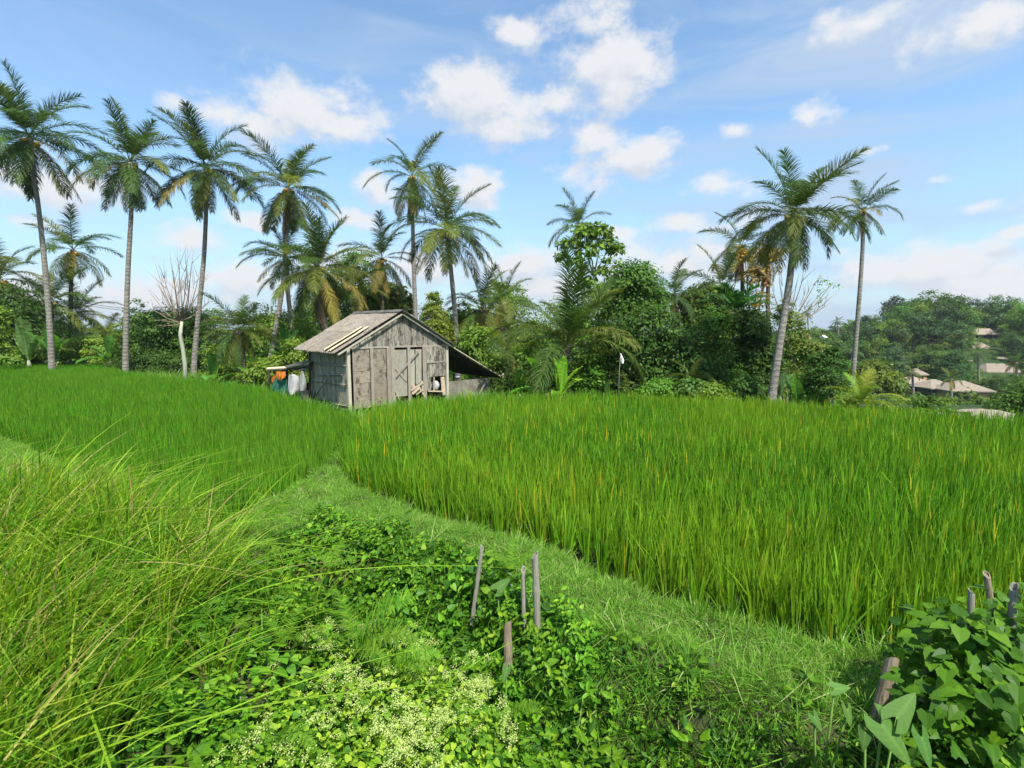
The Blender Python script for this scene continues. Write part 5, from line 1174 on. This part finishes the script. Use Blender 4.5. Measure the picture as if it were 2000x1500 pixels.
TARO = tq([(0, 0, 0), (.3, -.28, .02), (.40, -.05, .05), (0, .3, 0)], [(0, .3, 0), (.40, -.05, .05), (.30, .35, .03), (0, .6, -.02)], [(0, .6, -.02), (.30, .35, .03), (.14, .72, -.04), (0, 1.0, -.12)])
TARO = np.concatenate([TARO, (TARO * np.array((-1, 1, 1)))[:, ::-1]])
def taro(label, px, py, d, leaves, seed):
    q = at(px, py, d); gz = h1(float(q[0]), d); t = thing('taro_plant', label, 'taro', (float(q[0]), d, gz), 'taro plants among the bank weeds'); b0 = np.array((float(q[0]), d, gz))
    for i, (lx, ly, L, ang, tilt, v_) in enumerate(leaves):
        p = at(lx, ly, d - .05) - b0; a_ = R(ang); dv = np.array((math.sin(a_), -.35, math.cos(a_))); nn_ = np.array((tilt, -.8, .62))
        me, va_ = leaf_grid('taro_leaf', 1, taro_w, .42, 560 + i, M['taro'], rows=14, cols=4, ruffle=.015, fold=.12, curl=.12, serr=0); set_v(me, np.clip(v_ * .6 + va_ * .5, 0, 1))
        Rm_ = frames(nn_[None], dv[None])[0]; m_ = Matrix([list(Rm_[0]) + [0], list(Rm_[1]) + [0], list(Rm_[2]) + [0], [0, 0, 0, 1]])
        o = obj('leaf', me, t); o.location = tuple(p); o.rotation_euler = m_.to_euler(); o.scale = (L,) * 3
        obj('stalk', tubes_mesh('stalk', [([(0, 0, -.05), p * .5 + (0, .05, .02), p], [.008, .007, .005], 6)], M['creeper2']), t)
M['taro'] = leafmat('taro_leaf', [(0, (.04, .11, .022)), (1, (.12, .23, .05))], trans=.35, rough=.6, spec=.12)
M['creeper2'] = simplemat('green_stalk', (.1, .2, .04), (.15, .27, .05), 8)
taro('taro with three big pale matt leaves by the thick bamboo stump', 1745, 1440, 2.35, [(1722, 1415, .205, 150, .1, .8), (1752, 1400, .17, 28, -.2, .9), (1800, 1440, .14, 185, .25, .3), (1690, 1430, .09, 200, -.3, .3)], 1)
taro('small taro leaf left of the tall thin stakes', 978, 1150, 4.1, [(972, 1150, .15, 40, .2, .5)], 2)
taro('small taro leaf below the broken brown stump', 985, 1305, 3.6, [(990, 1305, .10, 200, .1, .5)], 3)
taro('small weedy taro beside the notched bamboo stump', 1640, 1370, 2.6, [(1630, 1345, .09, 70, -.2, .9), (1655, 1385, .09, 190, .3, .9), (1590, 1400, .08, 160, .1, .6)], 4)

FN = [frond_mesh('fern_frond', .62, e, bd, 950 + i, M['fern'], nl=30, ll=.16, lw=.019, a0=78, a1=58, droop=.15, start=.12, vee=.1, K=12, rw=.008, profile=lambda x: np.sin(pi * (.22 + .7 * x)) ** .8 * (1 - .35 * x), ragged=.02) for i, (e, bd) in enumerate([(70, 60), (50, 70), (35, 60), (60, 110)])]
def fern(label, px, py, d, items):
    q = at(px, py, d); gz = min(float(q[2]), h1(float(q[0]), d) + .45); t = thing('fern', label, 'fern', tuple(q), 'ferns on the bank')
    for (k_, az, s_, rx) in items:
        o = obj('frond', FN[k_], t); o.rotation_euler = (rx, 0, R(az)); o.scale = (s_,) * 3
fern('large fern rising behind the cream flowering bush', 690, 1262, 3.25, [(0, 12, 1.05, .3), (1, -5, .9, .5), (0, 150, .75, .3), (1, 200, .6, .3), (2, -35, .7, .3), (2, 30, .7, .2)])
fern('arched fern frond right of the flowering bush', 768, 1296, 3.0, [(3, 0, .62, .3), (2, -20, .45, .3)])
fern('pale fern hanging over the ditch at the left of the bank', 490, 1115, 4.4, [(2, 200, .7, 0), (3, 10, .9, 0), (1, 250, .5, 0)])
fern('upright fern on the peninsula slope near the left rice', 540, 1015, 5.3, [(0, 60, .9, 0), (0, 160, .7, 0), (2, -40, .6, 0)])
fern('fern tip curling left of the peninsula', 448, 1035, 5.6, [(3, -20, .9, 0), (2, 200, .5, 0)])
fern('yellow-green fern at the bottom right of the flowering bush', 990, 1400, 2.9, [(3, -10, .45, 0), (2, 20, .4, 0), (2, 180, .35, 0)])
fern('fern at the very bottom, hanging below the flowering bush', 540, 1440, 2.5, [(3, -30, .6, 0), (2, 190, .5, 0)])
fern('small fern behind the three thin stakes', 1000, 1112, 4.3, [(1, 20, .5, 0), (1, 150, .5, 0), (0, 90, .5, 0)])
fern('small bright fern in the middle of the creeper bank', 655, 1112, 4.5, [(0, 90, .5, 0), (1, 20, .45, 0), (1, 160, .45, 0)])
fern('lone fern above the tall grass at the flowering bush edge', 560, 1260, 3.3, [(0, 80, .5, 0), (1, 10, .45, 0), (0, 170, .5, 0)])

# cream flowering bush
fb = thing('flowering_bush', 'sprawling bush covered with clusters of tiny cream flowers', 'bush', (-.8, 2.9, 0))
r = np.random.default_rng(91); b0 = np.array(fb.location)
fbl = np.array([(-1.15, 3.35, .12, .55, .35, .30), (-.75, 3.0, .14, .6, .4, .32), (-1.35, 2.75, .18, .5, .5, .30), (-.45, 2.75, .08, .5, .4, .30), (-.85, 2.35, .16, .6, .4, .32), (-.28, 2.45, -.06, .38, .32, .24), (-1.45, 2.3, .2, .45, .35, .26)])
n = 6500; bi = r.integers(0, len(fbl), n); dr = norm(r.normal(0, 1, (n, 3)) + (0, 0, .4)); P = fbl[bi, :3] + dr * fbl[bi, 3:6] * r.uniform(.45, 1.0, (n, 1))
nn = norm(dr * .5 + (0, 0, .8) + r.normal(0, .4, (n, 3)))
o = obj('leaves', qmesh('leaves', stamp(HEART, P - b0, frames(nn, dr + r.normal(0, .5, (n, 3)) + (0, 0, -.3)), r.uniform(.02, .05, n)), np.repeat(r.uniform(0, 1, n), 4), M['mikania']), fb); o['kind'] = 'stuff'
nc = 1300; bi = r.choice(len(fbl), nc, p=[.22, .2, .13, .14, .2, .07, .04]); dr = norm(r.normal(0, 1, (nc, 3)) + (0, -.2, .9)); C = fbl[bi, :3] + dr * fbl[bi, 3:6] * r.uniform(.95, 1.25, (nc, 1))
m_ = 24; C = C[r.integers(0, 150, nc)] + r.normal(0, 1, (nc, 3)) * np.array((.05, .05, .025)); P = np.repeat(C, m_, 0) + r.normal(0, 1, (nc * m_, 3)) * np.array((.015, .015, .009))
dens = np.sin(C[:, 0] * 9 + 2 * np.sin(C[:, 1] * 6)) * .3 + np.sin(C[:, 1] * 11 + C[:, 0] * 4) * .25 + r.uniform(0, 1, nc); keep = np.repeat(dens > .18, m_); P = P[keep]; nf = len(P)
Q = np.concatenate([stamp(DIAMOND - np.array((0, .5, 0)), P - b0, frames(r.normal(0, 1, (nf, 3)), r.normal(0, 1, (nf, 3))), r.uniform(.008, .014, nf)) for _ in range(2)])
o = obj('flowers', qmesh('flowers', Q, r.uniform(0, 1, len(Q)), M['flower']), fb); o['kind'] = 'stuff'
# upright reed stalk and a wide blade crossing the ditch
tag(obj('reed_stem', tubes_mesh('reed_stem', [([at(515, 1330, 3.3), at(513, 1270, 3.3), at(511, 1190, 3.3)], [.008, .007, .003], 6)], M['creeper2'])), 'single upright green stem in front of the dark ditch', 'stem')

# ---------------------------------------------------------------- hillside wood and villas
villas = [ # px cx, ridge y, eave y, base y, half width px, d, ridge half px, wall side
 ('grey-roofed villa with ochre wall, leftmost of the three in the valley', 1799, 737, 751, 768, 31, 88, 2, 1),
 ('low villa in the middle of the valley row', 1846, 744, 758, 776, 36, 84, 3, 0),
 ('villa with the long ochre wall at the right end of the valley row', 1905, 747, 764, 782, 42, 80, 4, 1),
 ('small hut roof just above the leftmost valley villa', 1799, 721, 732, 742, 17, 98, 2, 1),
 ('pale-roofed pavilion high on the wooded hill', 1934, 642, 653, 668, 21, 130, 12, 0),
 ('steep grey roof right below the hilltop pavilion', 1921, 668, 680, 688, 18, 120, 3, 0),
 ('wide-roofed house above the valley villas near the right edge', 1968, 712, 727, 742, 34, 104, 14, 1),
 ('far roof showing behind the palms at the right edge', 1966, 698, 706, 716, 15, 112, 4, 0),
 ('brownish thatched roof low behind the young palm', 1728, 748, 762, 780, 28, 76, 3, 0),
 ('small pale roof partly behind a hill palm', 1905, 705, 716, 726, 20, 110, 5, 0),
]
VBOX = []
for (lab, cx, ry, ey, by_, hw, d, rh, wall) in villas:
    c = at(cx, ey, d); k = d / F; W2 = hw * k; hgt = (ey - ry) * k * 1.02; D2 = W2 * .8; wh = max((by_ - ey) * k, 2.2)
    gz = float(c[2]) - wh; VBOX.append((cx - hw - 1, ry - 3, cx + hw + 1, ey + (5 if d > 95 else 12), d))
    t = thing('villa', lab, 'villa', (float(c[0]), d + D2, gz), rz=R(8 if cx < 1900 else -6))
    rw_ = rh * k + .2; z0 = wh; z1 = wh + hgt
    V = [(-W2, -D2, z0), (W2, -D2, z0), (W2, D2, z0), (-W2, D2, z0), (-rw_, 0, z1), (rw_, 0, z1), (-W2, -D2, z0 - .18), (W2, -D2, z0 - .18), (W2, D2, z0 - .18), (-W2, D2, z0 - .18)]
    obj('roof', pmesh('roof', V, [(0, 1, 5, 4), (1, 2, 5), (2, 3, 4, 5), (3, 0, 4), (6, 7, 1, 0), (7, 8, 2, 1), (8, 9, 3, 2), (9, 6, 0, 3), (9, 8, 7, 6)], M['villaroof']), t)
    a = .82; obj('wall', boxm('wall', -W2 * a, W2 * a, -D2 * a, D2 * a, -3, z0 - .2, M['glass'] if not wall else M['villawall']), t)
    nw = 4 if wall == 0 else 3
    for i in range(nw):
        x0 = -W2 * a + (2 * W2 * a) * (i + .12) / 4; x1 = -W2 * a + (2 * W2 * a) * (i + .88) / 4
        w_ = obj('window', boxm('window', x0, x1, -D2 * a - .06, -D2 * a + .02, .2, z0 - .5, M['glass']), t)
        obj('frame', boxm('frame', x0 - .12, x0 - .01, -D2 * a - .1, -D2 * a, .1, z0 - .4, M['villawall'] if wall else M['bark']), w_)
# curved grey tarpaulin-like roof at the field end
p = onz(1905, 800, .35)
P_ = [];
dT = 19.0
for px, py in ((1830, 806), (1850, 799), (1880, 794), (1915, 793), (1950, 796), (1985, 804)):
    P_.append(at(px, py + 5, dT))
P_ = np.array(P_); V = [tuple(q) for q in P_] + [tuple(q + (0.2, 1.5, -.5)) for q in P_] + [tuple(q + (0, 0, -1.5)) for q in P_]; n_ = len(P_)
Fc = [(i, i + 1, n_ + i + 1, n_ + i) for i in range(n_ - 1)] + [(2 * n_ + i, 2 * n_ + i + 1, i + 1, i) for i in range(n_ - 1)]
tag(obj('arched_roof', pmesh('arched_roof', V, Fc, M['concrete'], True)), 'low arched grey roof just beyond the rice at right', 'roof')
# houses far off left of the hill
for (lab, px, py, w, hh, mt) in (('tiny red-tiled roof far away among the trees', 1582, 655, 10, 6, 'redroof'), ('tiny white roof far away next to the red one', 1614, 660, 8, 5, 'white')):
    c = at(px, py, 150); k = 150 / F; W2 = w * k / 2; hh_ = hh * k
    t = thing('distant_house', lab, 'house', tuple(c + (0, 0, -4)))
    obj('roof', pmesh('roof', [(-W2, 0, 4), (W2, 0, 4), (W2, 3, 4), (-W2, 3, 4), (-W2 * .7, 1.5, 4 + hh_), (W2 * .7, 1.5, 4 + hh_)], [(0, 1, 5, 4), (1, 2, 5), (2, 3, 4, 5), (3, 0, 4)], M[mt]), t); obj('wall', boxm('wall', -W2 * .9, W2 * .9, .2, 2.8, -2, 3.98, M['villawall']), t)

r = random.Random(99)
def blocked(x0, y0, x1, y1, d):
    for (a, b_, c, e, dv) in VBOX:
        if d < dv + 4 and x0 < c and x1 > a and y0 < e and y1 > b_: return True
    return False
cols_h = [TD, TD, TM, (.045, .09, .03), (.055, .105, .025), (.075, .13, .035), TVD]
labs = {0: 'dark green rounded tree in the dense wood covering the far hill', 1: 'lighter green tree in the dense wood covering the far hill'}
cnt = 0
for band, (d0, d1, n_) in enumerate(((170, 205, 66), (138, 170, 60), (108, 138, 60), (84, 108, 64), (52, 80, 44))):
    for i in range(n_):
        px = 1545 + (i + r.uniform(-.5, .5)) * 560 / n_; d = r.uniform(d0, d1); p = at(px, 700, d); x = float(p[0]); z = h1(x, d)
        s = r.uniform(1.0, 1.7) if band < 3 else r.uniform(.5, 1.0)
        if band == 0: s *= (.65 if px < 1740 else .8) * r.uniform(.75, 1.2)
        if band == 1: s *= .88
        if band == 4 and px < 1600: continue
        cpx, cpy = proj((x, d, z + 3.6 * s)); w = 2.9 * s * F / d
        if blocked(cpx - w, cpy - w * .95, cpx + w, cpy + w * .9, d): 
            for _ in range(5):
                s *= .72; cpx, cpy = proj((x, d, z + 3.6 * s)); w = 2.9 * s * F / d
                if not blocked(cpx - w, cpy - w * .95, cpx + w, cpy + w * .9, d): break
            else: continue
        c = r.choice(cols_h); lt = c[1] > .14
        if band >= 3 and r.random() < .35: c = (.10, .17, .035); lt = True
        where = ('on the far hill crest', 'just below the crest', 'halfway down the hill', 'low on the hill', 'on the valley floor')[band]
        side = 'left of the thin palm' if px < 1668 else 'right of the thin palm' if px < 1720 else 'left of the villas' if px < 1775 else 'above the villa row' if px < 1840 and band < 4 else 'above the ochre wall' if px < 1900 and band < 4 else 'before the villas' if px < 1900 else 'near the right edge' if px < 1970 else 'at the right edge'
        tone = 'bright yellow-green' if c[0] > .095 else 'light green' if lt else 'very dark' if c[1] < .095 else 'dark green' if c[1] < .13 else 'mid green'
        sz_n = 'small' if s < .7 else 'large' if s > 1.35 else 'rounded'
        far_tree(x, d, s, tuple(q * r.uniform(.85, 1.15) for q in c), '%s %s tree %s, %s' % (sz_n, tone, where, side), 'trees on the wooded hill', r); cnt += 1
bush_kind = [crown_mesh('foliage', [(r.uniform(-.8, .8), r.uniform(-.8, .8), .5, 1.0, 1.0, .8) for _ in range(4)], 700, .26, 950 + k, clump=.3, nper=40) for k in range(4)]
for i in range(280):
    px = r.uniform(1690, 2050) if i < 90 else r.uniform(1810, 2050); d = r.uniform(64, 150) if i < 90 else r.uniform(88, 145); x = float(at(px, 700, d)[0]); z = h1(x, d); s = r.uniform(.9, 2.6)
    for _ in range(4):
        cpx, cpy = proj((x, d, z + .6 * s)); w = 1.6 * s * F / d
        if not blocked(cpx - w, cpy - w * .8, cpx + w, cpy + w * .8, d): break
        s *= .6
    if s < .35: continue
    c = r.choice((TD, TM, TM, TL, (.10, .16, .03), (.16, .2, .03), (.07, .12, .035)))
    tone = 'yellowish' if c[0] > .15 else 'light green' if c[0] > .095 else 'dark green' if c[1] < .1 else 'mid green'
    near = min(((abs(q[0] - px), q[1]) for q in ((1700, 'thin far palm trunk'), (1760, 'bottom left villa'), (1799, 'leftmost valley villa'), (1846, 'middle valley villa'), (1905, 'long ochre wall'), (1934, 'hilltop pavilion'), (1968, 'wide-roofed house'), (2010, 'right picture edge'))))[1]
    o = obj('shrub', bush_kind[i % 4], loc=(x, d, z), color=c); o.scale = (s, s, s); o.rotation_euler = (0, 0, r.uniform(0, 6.28))
    tag(o, '%s garden shrub %s the %s' % (tone, 'far behind' if d > 118 else 'up the slope behind' if d > 95 else 'beside' if d > 78 else 'in front of', near), 'shrub', 'garden shrubs on the hillside')
for i in range(46):
    px = 1700 + i * 7.6 + r.uniform(-6, 6); d = r.uniform(24, 58); x = float(at(px, 700, d)[0]); z = h1(x, d); zt_ = float(at(px, r.uniform(766, 792), d)[2]); s = (zt_ - z) / 1.45
    if s < .3: continue
    c = r.choice((TD, TM, TM, TL, (.10, .16, .03))); s = min(s, 4.5); z = zt_ - 1.45 * s
    tone = 'light green' if c[0] > .095 else 'dark green' if c[1] < .13 else 'mid green'
    near = min(((abs(q[0] - px), q[1]) for q in ((1700, 'the thin far palm'), (1750, 'the young yellow palm'), (1799, 'the leftmost valley villa'), (1846, 'the middle valley villa'), (1905, 'the ochre-walled villa'), (1960, 'the arched grey roof'), (2010, 'the right picture edge'))))[1]
    o = obj('shrub', bush_kind[i % 4], loc=(x, d, z), color=c); o.scale = (s * .8, s * .8, s); o.rotation_euler = (0, 0, r.uniform(0, 6.28))
    tag(o, '%s %s shrub between the rice edge and %s' % ('far' if d > 42 else 'near', tone, near), 'shrub', 'shrubs between the rice and the villas')
def hero_far(px, ytop, wpx, d, col, lab, seed):
    k = d / F; r2 = random.Random(seed); bl = []
    tree(lab, [(px, ytop + wpx * .35, wpx * .3, wpx * .33), (px - wpx * .25, ytop + wpx * .55, wpx * .3, wpx * .28), (px + wpx * .28, ytop + wpx * .6, wpx * .28, wpx * .28), (px, ytop + wpx * .85, wpx * .5, wpx * .35)], d, 3800, wpx * k * .045, col, seed, tr=.4, clump=.2)
hero_far(1750, 577, 46, 170, (.045, .08, .035), 'dark feathery tree topping the wooded hill', 61)
hero_far(1795, 592, 48, 172, (.09, .16, .02), 'bright green domed tree on the hill crest', 62)
hero_far(1838, 586, 50, 165, (.05, .10, .03), 'large domed tree right of the bright one on the crest', 63)
hero_far(1918, 589, 40, 165, (.05, .095, .03), 'tall round tree on the hill crest left of the crest palm', 64)
hero_far(1940, 590, 34, 168, (.05, .085, .03), 'narrow tree between the round crest tree and the crest palm', 65)
hero_far(1745, 678, 50, 96, (.06, .11, .045), 'grey-green rounded tree halfway down the hill', 66)
hero_far(1862, 682, 56, 92, (.045, .10, .03), 'leafy dark tree above the valley villas', 67)
hero_far(1695, 615, 60, 160, (.045, .09, .025), 'dark tree mass where the hill crest falls left', 68)
for i, (px, py, rp, d, lab) in enumerate([(1636, 628, 14, 150, 'slim palm standing on the skyline left of the hill'), (1577, 612, 16, 140, 'palm on the skyline behind the bare branches'), (1710, 655, 20, 130, 'pale palm with a white trunk in the hill wood'), (1668, 668, 18, 120, 'palm behind the far right palm trunk'), (1745, 668, 20, 118, 'palm beside the pale-trunked one on the hill'), (1728, 607, 16, 168, 'palm on the crest beside the dark feathery tree'), (1973, 600, 17, 150, 'palm on the crest at the right edge'), (1910, 688, 27, 92, 'spreading palm in the garden above the villas'), (1782, 728, 20, 80, 'palm at the left end of the villa row'), (1857, 740, 24, 76, 'palm in front of the middle valley villa'), (1985, 708, 26, 88, 'palm at the right edge by the wide-roofed house')]):
    palm(lab, px, py, rp, [(px + 1, py + rp * 1.2), (px + 2, py + rp * 2.2)], d, 15, seed=60 + i, yellow=.2, dead=0, nuts=False, lo=-50, rtop=.16, rbase=.22, group='palms on the far hillside')

# mast, power line, far terrace
c = at(960, 505, 170); k = 170 / F; g0 = np.array((c[0], 170, h1(float(c[0]), 170)))
segs = []
for sx_ in (-1, 1): segs.append(([np.array((sx_ * .8, 0, 0)), np.array((sx_ * .35, 0, c[2] - g0[2]))], [.1, .07], 5))
for i in range(9):
    z0 = (c[2] - g0[2]) * (.45 + .06 * i); segs.append(([np.array((-.6, 0, z0)), np.array((.6, 0, z0 + .9))], [.05, .05], 4))
for dx, dz in ((-1.0, -3), (.9, -2), (-.9, -1), (1.0, -4), (0, 1.5)): segs.append(([np.array((dx, 0, c[2] - g0[2] + dz)), np.array((dx, 0, c[2] - g0[2] + dz - 2.2))], [.18, .18], 5))
tag(obj('radio_mast', tubes_mesh('radio_mast', segs, M['metal']), loc=tuple(g0)), 'thin lattice radio mast far behind the palms', 'mast')
for i, dy in enumerate((0, 4)):
    A, B = at(120, 585 + dy, 60), at(420, 612 + dy, 60); pts = [A + (B - A) * f + np.array((0, 0, -1.0 * 4 * f * (1 - f) * .4)) for f in np.linspace(0, 1, 14)]
    tag(obj('power_cable', tubes_mesh('power_cable', [(pts, [.03] * 14, 5)], M['wire'])), ('upper' if i == 0 else 'lower') + ' of two thin cables crossing the sky behind the left palms', 'cable')

# ---------------------------------------------------------------- haze
hz = obj('haze', boxm('haze', -1230, 1230, -330, 1830, -16, 48, None)); tag(hz, kind='stuff'); tag(hz, 'thin pale haze over the valley and the wooded hill')
m = bpy.data.materials.new('haze'); m.use_nodes = True; m.node_tree.nodes.clear(); b = NB(m.node_tree)
pv = b.n('ShaderNodeVolumePrincipled', {'Color': (.86, .92, 1.0, 1), 'Density': .00024, 'Anisotropy': .3})
b.n('ShaderNodeOutputMaterial', {'Volume': pv.outputs[0]}); hz.data.materials.append(m)
